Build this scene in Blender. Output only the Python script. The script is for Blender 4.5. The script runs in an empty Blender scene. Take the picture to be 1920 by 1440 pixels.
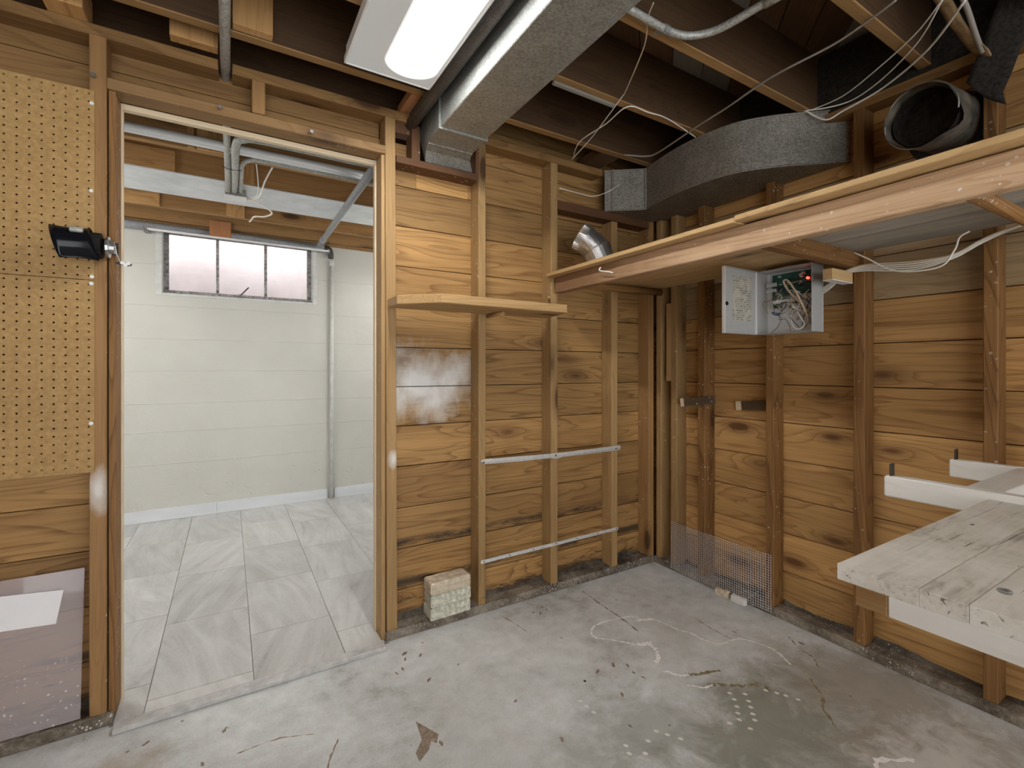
import bpy, bmesh, math, random
from mathutils import Vector, Matrix, noise
random.seed(7)
C = bpy.context.scene.collection
SC = bpy.context.scene

# ------------------------------------------------------------------ camera, world, exposure
cam_d = bpy.data.cameras.new('camera')
cam = bpy.data.objects.new('camera', cam_d); C.objects.link(cam)
cam.location = (0, 0, 1.2)
cam.rotation_euler = (math.radians(90), 0, math.radians(-31.0))
cam_d.sensor_width = 36.0
cam_d.lens = 883.0 / 1920.0 * 36.0
cam_d.shift_y = -28.0 / 1920.0
cam_d.clip_start = 0.02
SC.camera = cam
world = bpy.data.worlds.new('world'); SC.world = world; world.use_nodes = True
WB = world.node_tree.nodes['Background']
WB.inputs[0].default_value = (0.95, 0.98, 1.0, 1); WB.inputs[1].default_value = 2.25
SC.view_settings.view_transform = 'Standard'
SC.view_settings.look = 'None'
SC.view_settings.gamma = 1.0
SC.view_settings.use_curve_mapping = False
SC.view_settings.exposure = 0.80
LENS_POWER = 42.0
ROOM2_POWER = 36.0

# ------------------------------------------------------------------ node helper
class G:
    def __init__(s, name):
        s.m = bpy.data.materials.new(name); s.m.use_nodes = True
        s.t = s.m.node_tree; s.n = s.t.nodes; s.l = s.t.links
        s.b = s.n['Principled BSDF']; s.out = s.n['Material Output']
    def new(s, typ, ins=None, **kw):
        nd = s.n.new(typ)
        for k, v in kw.items(): setattr(nd, k, v)
        for k, v in (ins or {}).items(): s.set(nd, k, v)
        return nd
    def set(s, nd, k, v):
        i = nd.inputs[k]
        if hasattr(v, 'links') or isinstance(v, bpy.types.NodeSocket): s.l.new(v, i)
        elif isinstance(v, (tuple, list)) and len(v) == 3 and i.type == 'RGBA': i.default_value = (*v, 1)
        else: i.default_value = v
    def obj(s): return s.new('ShaderNodeTexCoord').outputs['Object']
    def pos(s): return s.new('ShaderNodeNewGeometry').outputs['Position']
    def rnd(s): return s.new('ShaderNodeObjectInfo').outputs['Random']
    def math(s, op, a, b=0.0, c=0.0, clamp=False):
        nd = s.new('ShaderNodeMath', {0: a, 1: b, 2: c}, operation=op); nd.use_clamp = clamp
        return nd.outputs[0]
    def vmath(s, op, a, b=(0, 0, 0)):
        nd = s.new('ShaderNodeVectorMath', {0: a, 1: b}, operation=op); return nd.outputs[0]
    def mapv(s, v, scale=(1, 1, 1), loc=(0, 0, 0), rot=(0, 0, 0)):
        return s.new('ShaderNodeMapping', {'Vector': v, 'Location': loc, 'Scale': scale, 'Rotation': rot}).outputs[0]
    def noise(s, v, scale=5, detail=3, rough=0.5, dist=0):
        return s.new('ShaderNodeTexNoise', {'Vector': v, 'Scale': scale, 'Detail': detail, 'Roughness': rough, 'Distortion': dist}).outputs[0]
    def voro(s, v, scale=5, rnd=1.0, feature='F1'):
        return s.new('ShaderNodeTexVoronoi', {'Vector': v, 'Scale': scale, 'Randomness': rnd}, feature=feature)
    def ramp(s, f, stops, interp='LINEAR'):
        nd = s.new('ShaderNodeValToRGB', {0: f}); e = nd.color_ramp.elements; nd.color_ramp.interpolation = interp
        while len(e) < len(stops): e.new(0.5)
        for el, (p, c) in zip(e, stops):
            el.position = p; el.color = (c, c, c, 1) if isinstance(c, (int, float)) else (*c, 1)
        return nd.outputs[0]
    def mix(s, f, a, b, blend='MIX'):
        nd = s.new('ShaderNodeMix', data_type='RGBA', blend_type=blend)
        for idx, v in ((0, f), (6, a), (7, b)):
            i = nd.inputs[idx]
            if isinstance(v, bpy.types.NodeSocket): s.l.new(v, i)
            elif isinstance(v, (tuple, list)): i.default_value = (*v[:3], 1)
            else: i.default_value = v if idx == 0 else (v, v, v, 1)
        return nd.outputs[2]
    def sep(s, v): return s.new('ShaderNodeSeparateXYZ', {0: v}).outputs
    def comb(s, x, y, z): return s.new('ShaderNodeCombineXYZ', {0: x, 1: y, 2: z}).outputs[0]
    def fin(s, col=None, rough=0.6, metal=0.0, spec=0.4, bump=None, bstr=0.3, bdist=0.002):
        if col is not None: s.set(s.b, 'Base Color', col)
        s.set(s.b, 'Roughness', rough); s.set(s.b, 'Metallic', metal); s.set(s.b, 'Specular IOR Level', spec)
        if bump is not None:
            nd = s.new('ShaderNodeBump', {'Height': bump, 'Strength': bstr, 'Distance': bdist})
            s.l.new(nd.outputs[0], s.b.inputs['Normal'])
        return s.m

def wood(name, early, late, knot=(0.06, 0.025, 0.01), ring=0.7, blotch=0.35, var=0.30, scale=1.0, rough=0.62, specks=0.0, dirt=0.0, knots=True, overspray=None, stain=None, smear=None, spec=0.3, rings=15.0):
    g = G(name)
    r = g.rnd()
    off = g.comb(g.math('MULTIPLY', r, 37.0), g.math('MULTIPLY', r, 91.0), g.math('MULTIPLY', r, 53.0))
    o = g.vmath('ADD', g.obj(), off)
    kv = g.mapv(o, scale=(2.1, 6.0, 6.0))
    vo = g.voro(kv, 1.0)
    d = vo.outputs['Distance']
    has = g.math('GREATER_THAN', g.sep(vo.outputs['Color'])[0], 0.30 if knots else 2.0)
    near = g.math('MULTIPLY', g.math('POWER', g.math('SUBTRACT', 1.0, d, clamp=True), 5.0), has)
    v = g.mapv(o, scale=(0.55 * scale, 6.5 * scale, 6.5 * scale))
    n = g.noise(v, 1.0, 2, 0.45, 0.6)
    n = g.math('ADD', n, g.math('MULTIPLY', near, 0.30))
    rg = g.math('FRACT', g.math('MULTIPLY', n, rings))
    rg = g.ramp(rg, [(0.0, 0.02), (0.62, 0.22), (0.90, 1.0), (0.97, 0.05), (1.0, 0.02)])
    fib = g.noise(g.mapv(o, scale=(3.5, 170, 170)), 1.0, 2, 0.6)
    bl = g.noise(g.mapv(o, scale=(1.3, 4.5, 4.5)), 1.0, 4, 0.6)
    mid = g.noise(g.mapv(o, scale=(1.1, 42, 42)), 1.0, 3, 0.6)
    f = g.math('ADD', g.math('MULTIPLY', rg, ring * 0.8), g.math('MULTIPLY', g.math('SUBTRACT', mid, 0.47), 1.1))
    f = g.math('ADD', f, g.math('MULTIPLY', g.math('SUBTRACT', fib, 0.5), 0.9), clamp=True)
    col = g.mix(f, early, late)
    col = g.mix(g.math('MULTIPLY', g.ramp(bl, [(0.35, 0.0), (0.75, 1.0)]), blotch), col, late)
    kn = g.ramp(g.math('MULTIPLY', d, 1.0), [(0.0, 1.0), (0.10, 0.95), (0.15, 0.45), (0.30, 0.0)])
    kn = g.math('MULTIPLY', g.sep(kn)[0], has)
    col = g.mix(g.math('MULTIPLY', kn, 0.95), col, knot)
    br = g.math('ADD', 1.0 - var * 0.5, g.math('MULTIPLY', g.math('FRACT', g.math('MULTIPLY', r, 7.13)), var))
    col = g.mix(1.0, col, g.comb(br, br, br), 'MULTIPLY')
    p = g.pos()
    if dirt:
        z = g.sep(p)[2]
        dm = g.noise(g.mapv(p, scale=(5, 5, 26)), 1.0, 5, 0.7)
        lim = g.math('SUBTRACT', 0.62, g.math('MULTIPLY', z, 1.1))
        m = g.math('MULTIPLY', g.math('GREATER_THAN', g.math('MULTIPLY', lim, dirt), dm), 0.75)
        m = g.math('MULTIPLY', g.ramp(g.math('SUBTRACT', g.math('MULTIPLY', lim, dirt), dm), [(0.0, 0.0), (0.12, 1.0)]), 0.85)
        col = g.mix(m, col, (0.035, 0.028, 0.02))
    if smear:
        for zc in smear:
            zz = g.math('DIVIDE', g.math('SUBTRACT', g.sep(p)[2], zc), 0.030)
            bell = g.math('SUBTRACT', 1.0, g.math('MULTIPLY', zz, zz), clamp=True)
            nn = g.noise(g.mapv(p, scale=(5, 5, 22)), 1.0, 5, 0.7)
            col = g.mix(g.math('MULTIPLY', g.math('MULTIPLY', bell, g.ramp(nn, [(0.42, 0.0), (0.56, 1.0)])), 0.88), col, (0.030, 0.024, 0.018))
    if specks:
        sv = g.voro(g.mapv(p, scale=(75, 75, 75)), 1.0)
        sm = g.math('LESS_THAN', sv.outputs['Distance'], g.math('MULTIPLY', g.math('POWER', g.sep(sv.outputs['Color'])[1], 6.0), 0.42))
        zone = g.ramp(g.noise(p, 3.0, 2), [(0.45, 0.0), (0.6, 1.0)])
        col = g.mix(g.math('MULTIPLY', g.math('MULTIPLY', sm, zone), specks), col, (0.75, 0.73, 0.68))
    if overspray:
        (cx, cz, rx, rz, oc, lim_x) = overspray
        s_ = g.sep(p)
        dx = g.math('DIVIDE', g.math('SUBTRACT', s_[0], cx), rx); dz = g.math('DIVIDE', g.math('SUBTRACT', s_[2], cz), rz)
        dd = g.math('SQRT', g.math('ADD', g.math('MULTIPLY', dx, dx), g.math('MULTIPLY', dz, dz)))
        nn = g.noise(g.mapv(p, scale=(9, 9, 6)), 1.0, 4, 0.6)
        mm = g.math('ADD', g.math('SUBTRACT', 1.0, dd), g.math('MULTIPLY', g.math('SUBTRACT', nn, 0.5), 1.5))
        mm = g.math('MULTIPLY', g.ramp(mm, [(0.05, 0.0), (0.9, 0.95)]), g.math('LESS_THAN', s_[0], cx + lim_x))
        col = g.mix(mm, col, oc)
    if stain:
        ax, a0, a1, sc_, amt = stain
        q = g.math('ADD', g.sep(p)[ax], g.math('MULTIPLY', g.math('SUBTRACT', g.noise(g.mapv(p, scale=(8, 3, 8)), 1.0, 5, 0.7), 0.5), 1.6))
        q = g.math('DIVIDE', g.math('SUBTRACT', q, a0), a1 - a0, clamp=True)
        col = g.mix(g.math('MULTIPLY', q, amt), col, sc_)
    rough_s = g.math('ADD', rough, g.math('MULTIPLY', g.math('SUBTRACT', fib, 0.5), 0.25))
    return g.fin(col, rough_s, 0, spec, bump=g.math('ADD', g.math('MULTIPLY', fib, 0.6), g.math('MULTIPLY', rg, 0.4)), bstr=0.22)

M = {}
PL_E, PL_L = (0.43, 0.250, 0.092), (0.125, 0.055, 0.017)
M['plank'] = wood('plank_wood', PL_E, PL_L, dirt=0.9, smear=(0.385, 0.205, 0.06), var=0.5, blotch=0.5, knot=(0.09, 0.035, 0.012))
M['plank_spray'] = wood('plank_wood_overspray', PL_E, PL_L, overspray=(0.80, 1.135, 0.36, 0.22, (0.80, 0.80, 0.77), 0.26))
M['plank_r'] = wood('plank_wood_right', (0.62, 0.37, 0.145), (0.235, 0.11, 0.035), ring=0.7, var=0.4, blotch=0.45, dirt=0.7, knot=(0.10, 0.04, 0.015))
M['plank_grey'] = wood('plank_wood_weathered', (0.40, 0.285, 0.16), (0.20, 0.125, 0.06), ring=0.6)
M['stud'] = wood('stud_wood', (0.41, 0.262, 0.115), (0.24, 0.138, 0.054), ring=0.45, knots=True, var=0.2, dirt=0.75, specks=0.6)
M['stud_or'] = wood('stud_wood_orange', (0.36, 0.205, 0.082), (0.20, 0.10, 0.036), ring=0.5, var=0.2, dirt=0.6, specks=0.9)
M['stud_dk'] = wood('stud_wood_brown', (0.29, 0.148, 0.05), (0.115, 0.05, 0.015), ring=0.9, var=0.2, dirt=0.45, specks=0.5, rings=16)
M['post_l'] = wood('stud_wood_orange_scuffed', (0.36, 0.205, 0.082), (0.20, 0.10, 0.036), ring=0.5, var=0.0, dirt=0.6, specks=1.0, overspray=(-0.376, 0.80, 0.035, 0.10, (0.72, 0.70, 0.66), 0.1))
M['post_r'] = wood('stud_wood_scuffed', (0.40, 0.25, 0.11), (0.24, 0.135, 0.052), ring=0.4, var=0.0, dirt=0.8, specks=0.8, overspray=(0.625, 0.80, 0.025, 0.05, (0.72, 0.70, 0.66), 0.1))
M['header'] = wood('header_wood', (0.33, 0.195, 0.082), (0.17, 0.088, 0.033), ring=0.6, var=0.2, specks=0.5)
M['plate'] = wood('plate_wood', (0.30, 0.17, 0.063), (0.12, 0.057, 0.019), ring=0.6, var=0.15)
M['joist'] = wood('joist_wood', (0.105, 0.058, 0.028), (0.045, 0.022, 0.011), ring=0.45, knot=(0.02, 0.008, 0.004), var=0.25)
M['joist_edge'] = wood('joist_underside_wood', (0.38, 0.225, 0.092), (0.20, 0.11, 0.042), ring=0.4)  # paler wood tone for the joists' downward faces
M['joist2'] = wood('joist_wood_golden', (0.42, 0.235, 0.09), (0.2, 0.10, 0.035), ring=0.45, var=0.3)
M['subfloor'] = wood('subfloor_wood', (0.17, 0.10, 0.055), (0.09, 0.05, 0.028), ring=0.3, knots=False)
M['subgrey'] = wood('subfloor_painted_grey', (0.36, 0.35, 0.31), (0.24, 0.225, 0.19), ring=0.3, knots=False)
M['light'] = wood('pale_wood', (0.50, 0.325, 0.15), (0.33, 0.185, 0.072), ring=0.6, var=0.1)
M['pale_trim'] = wood('pale_trim_wood', (0.74, 0.62, 0.44), (0.58, 0.44, 0.27), ring=0.3, knots=False, var=0.1)
M['block'] = wood('block_wood', (0.58, 0.34, 0.14), (0.34, 0.165, 0.055), ring=0.7, var=0.2, rings=8)
M['block_red'] = wood('block_wood_red', (0.48, 0.22, 0.095), (0.27, 0.10, 0.038), ring=0.6, var=0.1, rings=8)
M['beam'] = wood('beam_pink_wood', (0.60, 0.42, 0.265), (0.36, 0.205, 0.10), ring=0.7, var=0.0, rings=20, knots=False, specks=0.7, stain=(1, 0.9, 1.9, (0.20, 0.105, 0.05), 0.85))
M['shelfpl'] = wood('shelf_plank_wood', (0.60, 0.41, 0.20), (0.36, 0.215, 0.085), ring=0.5, var=0.15)
M['shelfgrey'] = wood('shelf_plank_grey', (0.42, 0.39, 0.33), (0.15, 0.13, 0.11), ring=0.4, blotch=1.0, knots=False)
M['redbrown'] = wood('red_brown_wood', (0.15, 0.072, 0.034), (0.075, 0.034, 0.016), ring=0.3, specks=1.0)
M['dkblock'] = wood('dark_stained_wood', (0.10, 0.065, 0.04), (0.06, 0.035, 0.022), ring=0.3, knots=False, specks=0.6)

def simple(name, col, rough=0.5, metal=0.0, spec=0.4, nscale=0, namp=0.3, bump=0.0, vec='obj', mapscale=(1, 1, 1)):
    g = G(name)
    if nscale:
        v = g.mapv(g.obj() if vec == 'obj' else g.pos(), scale=mapscale)
        n = g.noise(v, nscale, 5, 0.62)
        dk = tuple(c * (1 - namp) for c in col); lt = tuple(min(1, c * (1 + namp)) for c in col)
        c = g.ramp(n, [(0.3, dk), (0.7, lt)])
        return g.fin(c, rough, metal, spec, bump=n if bump else None, bstr=bump, bdist=0.004)
    return g.fin(col, rough, metal, spec)

def galv(name, col, rough=0.42, metal=0.65, amp=0.35):
    g = G(name); o = g.obj()
    v = g.voro(g.mapv(o, scale=(1, 1, 1)), 170.0)
    n = g.noise(o, 9.0, 6, 0.7); n2 = g.noise(o, 130.0, 2, 0.6)
    f = g.math('ADD', g.math('MULTIPLY', g.sep(v.outputs['Color'])[0], 0.30), g.math('ADD', g.math('MULTIPLY', n, 0.45), g.math('MULTIPLY', n2, 0.25)))
    c = g.ramp(f, [(0.25, tuple(x * (1 - amp) for x in col)), (0.72, tuple(min(1, x * (1 + amp)) for x in col))])
    return g.fin(c, g.math('ADD', rough, g.math('MULTIPLY', n2, 0.2)), metal, 0.5)
M['galv'] = galv('galvanised_steel', (0.33, 0.345, 0.33))
M['galv_lt'] = galv('bright_galvanised_steel', (0.72, 0.73, 0.73), 0.35, 0.45, 0.2)
M['galv_dk'] = galv('galvanised_steel_dull', (0.27, 0.25, 0.22), 0.5, 0.35, 0.5)
M['galv_pipe'] = galv('galvanised_pipe', (0.42, 0.42, 0.39), 0.45, 0.4, 0.4)
M['pipe_dk'] = galv('dark_steel_pipe', (0.15, 0.14, 0.135), 0.4, 0.6, 0.45)
M['pipe_grey'] = galv('grey_painted_pipe', (0.33, 0.34, 0.35), 0.5, 0.1, 0.25)
M['chrome'] = galv('bright_flue_steel', (0.62, 0.62, 0.62), 0.22, 0.95, 0.2)
M['pan'] = simple('pan_sheet_metal_white', (0.72, 0.755, 0.77), 0.4, 0.1, 0.5, 7, 0.12)
M['black'] = simple('black_gloss_plastic', (0.012, 0.014, 0.022), 0.16, 0, 0.6)
M['blackm'] = simple('black_matt', (0.012, 0.011, 0.010), 0.8, 0, 0.2, 30, 0.5)
M['tar'] = simple('tar_paper', (0.028, 0.024, 0.020), 0.85, 0, 0.2, 90, 0.5, 0.4)
M['steel'] = simple('steel', (0.45, 0.45, 0.44), 0.35, 0.9)
M['steel_dk'] = simple('dark_steel', (0.10, 0.095, 0.085), 0.4, 0.8)
M['rust'] = simple('sooty_rusty_steel', (0.42, 0.375, 0.31), 0.33, 0.4, 0.5, 14, 0.75, 0.2)
M['soot'] = simple('soot', (0.022, 0.017, 0.013), 0.9, 0, 0.2, 40, 0.6, 0.4)
M['flange'] = simple('black_flange', (0.05, 0.05, 0.052), 0.45, 0.5, 0.4, 30, 0.4)
M['whitecable'] = simple('white_cable', (0.88, 0.86, 0.80), 0.45)
M['greycable'] = simple('grey_cable', (0.33, 0.29, 0.25), 0.55)
M['beigecable'] = simple('beige_cable', (0.62, 0.50, 0.36), 0.45)
M['darkcable'] = simple('dark_wire', (0.03, 0.03, 0.035), 0.5)
M['boxgrey'] = simple('grey_enamel', (0.45, 0.455, 0.44), 0.42, 0.1, 0.5, 40, 0.05)
M['boxin'] = simple('grey_enamel_inside', (0.86, 0.87, 0.88), 0.45, 0.1, 0.5)
M['pcb'] = simple('circuit_board_green', (0.012, 0.075, 0.055), 0.35, 0, 0.5, 60, 0.6)
M['chip'] = simple('chip_black', (0.02, 0.022, 0.022), 0.4)
M['chipgrey'] = simple('chip_grey', (0.5, 0.5, 0.48), 0.4)
M['whiteplastic'] = simple('white_plastic', (0.80, 0.80, 0.79), 0.35)
M['paper'] = simple('white_paper', (0.86, 0.86, 0.88), 0.6, 0, 0.3, 6, 0.03)
M['white'] = simple('white_enamel', (0.88, 0.89, 0.89), 0.35, 0, 0.5)
M['brick_b'] = simple('brick_buff', (0.66, 0.58, 0.45), 0.9, 0, 0.2, 45, 0.35, 0.8)
M['brick_g'] = simple('brick_grey_green', (0.60, 0.60, 0.50), 0.9, 0, 0.2, 60, 0.4, 0.9)
M['nosing'] = simple('tile_nosing_grey', (0.52, 0.52, 0.51), 0.5, 0, 0.4, 30, 0.2)
M['kraft'] = simple('kraft_paper', (0.30, 0.20, 0.10), 0.7, 0, 0.3, 20, 0.5, 0.3)
M['sealant'] = simple('white_sealant', (0.7, 0.7, 0.68), 0.6)
M['efflor'] = simple('white_mineral_bloom', (0.97, 0.965, 0.95), 0.9, 0, 0.2, 80, 0.12, 0.3, 'pos')
M['moss'] = simple('olive_brown_stain', (0.27, 0.23, 0.14), 0.9, 0, 0.2, 60, 0.5, 0.3, 'pos')
M['floorstain'] = simple('brown_floor_stain', (0.27, 0.215, 0.165), 0.9, 0, 0.2, 70, 0.45, 0.2, 'pos')
M['palespot'] = simple('pale_floor_spot', (0.78, 0.79, 0.75), 0.85, 0, 0.2, 60, 0.12, 0.2, 'pos')

def m_concrete():
    g = G('concrete_floor'); p = g.pos()
    n1 = g.noise(p, 1.7, 6, 0.62, 0.4); n2 = g.noise(p, 14.0, 5, 0.65); n3 = g.noise(p, 120.0, 3, 0.6)
    f = g.math('ADD', g.math('MULTIPLY', n1, 0.52), g.math('ADD', g.math('MULTIPLY', n2, 0.32), g.math('MULTIPLY', n3, 0.16)))
    col = g.ramp(f, [(0.37, (0.37, 0.38, 0.365)), (0.45, (0.56, 0.58, 0.575)), (0.54, (0.68, 0.71, 0.715)), (0.64, (0.80, 0.83, 0.84))])
    s_ = g.sep(p)
    def zone(cx, cy, rx, ry, sc, amt, c, lo=0.1, hi=0.7, ang=0.0):
        q = g.mapv(p, loc=(0, 0, 0))
        dx = g.math('SUBTRACT', s_[0], cx); dy = g.math('SUBTRACT', s_[1], cy)
        ca, sa = math.cos(ang), math.sin(ang)
        ux = g.math('ADD', g.math('MULTIPLY', dx, ca / rx), g.math('MULTIPLY', dy, sa / rx))
        uy = g.math('ADD', g.math('MULTIPLY', dx, -sa / ry), g.math('MULTIPLY', dy, ca / ry))
        d = g.math('SQRT', g.math('ADD', g.math('MULTIPLY', ux, ux), g.math('MULTIPLY', uy, uy)))
        nz = g.noise(p, sc, 6, 0.68, 0.6)
        m = g.math('ADD', g.math('SUBTRACT', 1.0, d), g.math('MULTIPLY', g.math('SUBTRACT', nz, 0.5), 2.4))
        m = g.math('MULTIPLY', g.ramp(m, [(lo, 0.0), (hi, 1.0)]), amt)
        return m, c
    for a in [(1.55, 0.92, 0.55, 0.30, 5.0, 0.82, (0.235, 0.235, 0.185)),      # damp olive patch
              (1.15, 1.12, 0.40, 0.22, 6.0, 0.6, (0.30, 0.31, 0.28)),
              (2.0, 0.80, 0.45, 0.50, 4.0, 0.75, (0.30, 0.26, 0.20)),         # brown by the wall plate
              (1.35, 0.70, 0.5, 0.25, 6.0, 0.7, (0.24, 0.235, 0.20)),
              (-0.35, 1.80, 0.28, 0.10, 5.0, 0.55, (0.40, 0.31, 0.22)),       # tan smear by the threshold
              (0.75, 1.45, 0.45, 0.5, 2.5, 0.32, (0.36, 0.355, 0.325)),
              (1.75, 1.45, 0.35, 0.22, 3.0, 0.35, (0.41, 0.40, 0.355)),
              (1.75, 0.55, 0.5, 0.2, 14.0, 0.85, (0.68, 0.67, 0.64))]:
        m, c = zone(*a); col = g.mix(m, col, c)
    vz = g.voro(g.mapv(p, scale=(3.0, 3.0, 3.0)), 1.0, 1.0, 'DISTANCE_TO_EDGE').outputs['Distance']
    wob = g.noise(p, 3.0, 4)
    sp = g.voro(p, 22.0); sm = g.math('LESS_THAN', sp.outputs['Distance'], g.math('MULTIPLY', g.math('POWER', g.sep(sp.outputs['Color'])[0], 14.0), 0.13))
    col = g.mix(g.math('MULTIPLY', sm, 0.7), col, (0.16, 0.13, 0.10))
    edge = g.math('MAXIMUM', g.ramp(g.math('ADD', s_[0], g.math('MULTIPLY', g.math('SUBTRACT', n2, 0.5), 0.35)), [(2.12, 0.0), (2.30, 0.0)]), 0.0)
    rough = g.math('ADD', 0.42, g.math('MULTIPLY', n2, 0.3))
    return g.fin(col, rough, 0, 0.35, bump=g.math('ADD', n2, g.math('MULTIPLY', n3, 0.4)), bstr=0.12, bdist=0.004)
M['concrete'] = m_concrete()

def m_tile():
    g = G('marble_look_tile'); p = g.pos(); r = g.rnd()
    off = g.comb(g.math('MULTIPLY', r, 50.0), g.math('MULTIPLY', r, 31.0), 0.0)
    rot = g.new('ShaderNodeVectorRotate', {'Vector': g.vmath('ADD', p, off), 'Angle': g.math('MULTIPLY', g.math('SUBTRACT', g.math('FRACT', g.math('MULTIPLY', r, 9.7)), 0.5), 0.9)}, rotation_type='Z_AXIS').outputs[0]
    n = g.noise(g.mapv(rot, scale=(11, 1.8, 1)), 1.0, 6, 0.66, 0.9)
    n2 = g.noise(rot, 2.4, 4, 0.6); n3 = g.noise(p, 90, 3, 0.6)
    f = g.math('ADD', g.math('MULTIPLY', n, 0.55), g.math('ADD', g.math('MULTIPLY', n2, 0.30), g.math('MULTIPLY', n3, 0.15)))
    c = g.ramp(f, [(0.32, (0.32, 0.318, 0.31)), (0.42, (0.52, 0.515, 0.50)), (0.52, (0.62, 0.617, 0.605)), (0.66, (0.74, 0.735, 0.73))])
    br = g.math('ADD', 0.86, g.math('MULTIPLY', g.math('FRACT', g.math('MULTIPLY', r, 5.3)), 0.2))
    c = g.mix(1.0, c, g.comb(br, br, br), 'MULTIPLY')
    return g.fin(c, 0.33, 0, 0.4, bump=n3, bstr=0.05)
M['tile'] = m_tile()
M['grout'] = simple('grout', (0.22, 0.215, 0.205), 0.9)
def m_farwall():
    g = G('painted_board_formed_concrete'); p = g.pos(); s_ = g.sep(p)
    n1 = g.noise(p, 2.0, 4, 0.6); n2 = g.noise(p, 26.0, 5, 0.7); n3 = g.noise(g.mapv(p, scale=(2, 1, 9)), 1.0, 3)
    wz = g.math('ADD', s_[2], g.math('MULTIPLY', g.math('SUBTRACT', n3, 0.5), 0.02))
    h = None
    for z in (1.44, 1.187, 0.927, 0.705, 0.45, 1.70, 2.02):
        st = g.ramp(g.math('ADD', g.math('MULTIPLY', g.math('SUBTRACT', wz, z), 20.0), 0.5), [(0.42, 0.0), (0.5, 1.0), (0.53, 0.2), (0.6, 0.0)])
        h = st if h is None else g.math('ADD', h, st)
    pit = g.ramp(g.math('ADD', g.noise(g.mapv(p, scale=(14, 14, 26)), 1.0, 4, 0.6), g.math('MULTIPLY', s_[2], 0.28)), [(0.36, 0.0), (0.44, 1.0)])
    hgt = g.math('ADD', g.math('ADD', h, g.math('MULTIPLY', n2, 0.5)), g.math('MULTIPLY', pit, 1.2))
    c = g.ramp(n1, [(0.3, (0.60, 0.585, 0.525)), (0.7, (0.655, 0.64, 0.575))])
    return g.fin(c, 0.55, 0, 0.3, bump=hgt, bstr=0.5, bdist=0.006)
M['farwall'] = m_farwall()
def m_basetile():
    g = G('grey_base_tile'); n = g.noise(g.mapv(g.pos(), scale=(3, 3, 9)), 1, 4)
    return g.fin(g.ramp(n, [(0.3, (0.70, 0.72, 0.73)), (0.7, (0.80, 0.82, 0.83))]), 0.35)
M['basetile'] = m_basetile()
def m_sill(name, dark):
    g = G(name); p = g.pos()
    n = g.noise(g.mapv(p, scale=(6, 6, 6)), 1.0, 6, 0.7); n2 = g.noise(p, 60, 4, 0.7)
    c = g.ramp(g.math('ADD', g.math('MULTIPLY', n, 0.7), g.math('MULTIPLY', n2, 0.3)), [(0.34, (0.04, 0.033, 0.026)), (0.46, (0.15, 0.125, 0.095)), (0.60, (0.32, 0.28, 0.23)), (0.8, (0.48, 0.45, 0.40))])
    sv = g.voro(p, 85.0)
    zone = g.ramp(g.noise(p, 4.0, 3), [(0.42, 0.0), (0.62, 1.0)])
    sm = g.math('MULTIPLY', g.math('LESS_THAN', sv.outputs['Distance'], g.math('MULTIPLY', g.math('POWER', g.sep(sv.outputs['Color'])[1], 2.0), 0.42)), zone)
    c = g.mix(g.math('MULTIPLY', sm, 0.85), c, (0.62, 0.60, 0.55))
    c = g.mix(1.0, c, (dark, dark, dark), 'MULTIPLY')
    return g.fin(c, 0.8, 0, 0.25, bump=n2, bstr=0.5, bdist=0.006)
M['sill'] = m_sill('dirty_sill_wood', 1.0)
M['rot'] = m_sill('rotted_dirt', 0.45)
def m_bench():
    g = G('worn_white_bench_paint'); o = g.vmath('ADD', g.obj(), g.comb(g.math('MULTIPLY', g.rnd(), 20.0), 0.0, 0.0))
    fib = g.noise(g.mapv(o, scale=(5, 120, 120)), 1, 3, 0.6); n = g.noise(g.mapv(o, scale=(4, 7, 7)), 1, 6, 0.72, 0.5)
    big = g.noise(o, 3.0, 4)
    f = g.math('ADD', g.math('MULTIPLY', n, 0.65), g.math('ADD', g.math('MULTIPLY', fib, 0.2), g.math('MULTIPLY', big, 0.2)))
    c = g.ramp(f, [(0.30, (0.10, 0.085, 0.065)), (0.40, (0.33, 0.30, 0.25)), (0.48, (0.60, 0.575, 0.51)), (0.60, (0.72, 0.70, 0.645)), (0.75, (0.78, 0.77, 0.72))])
    cr = g.noise(g.mapv(o, scale=(3.2, 95, 95)), 1, 3, 0.6, 0.8)
    crm = g.ramp(cr, [(0.31, 1.0), (0.37, 0.0)])
    c = g.mix(g.math('MULTIPLY', crm, 0.8), c, (0.07, 0.055, 0.04))
    dots = g.voro(g.mapv(o, scale=(16, 26, 26)), 1.0)
    dm = g.math('LESS_THAN', dots.outputs['Distance'], g.math('MULTIPLY', g.math('POWER', g.sep(dots.outputs['Color'])[0], 5.0), 0.12))
    c = g.mix(dm, c, (0.03, 0.025, 0.02))
    return g.fin(c, 0.6, 0, 0.3, bump=g.math('SUBTRACT', g.math('ADD', n, g.math('MULTIPLY', fib, 0.4)), g.math('MULTIPLY', crm, 0.7)), bstr=0.5, bdist=0.003)
M['bench'] = m_bench()
def m_whitepaintwood(name, bare=0.0):
    g = G(name); o = g.obj()
    n = g.noise(g.mapv(o, scale=(3, 14, 14)), 1, 5, 0.65); fib = g.noise(g.mapv(o, scale=(4, 150, 150)), 1, 2)
    c = g.ramp(n, [(0.28, (0.66, 0.64, 0.58)), (0.5, (0.80, 0.795, 0.76)), (0.8, (0.85, 0.845, 0.82))])
    c = g.mix(g.ramp(g.noise(g.mapv(o, scale=(5, 20, 20)), 1, 4, 0.7), [(0.68, 0.0), (0.74, 0.8)]), c, (0.45, 0.36, 0.24))
    return g.fin(c, 0.5, 0, 0.35, bump=fib, bstr=0.12)
M['whitewood'] = m_whitepaintwood('white_painted_wood')
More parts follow.
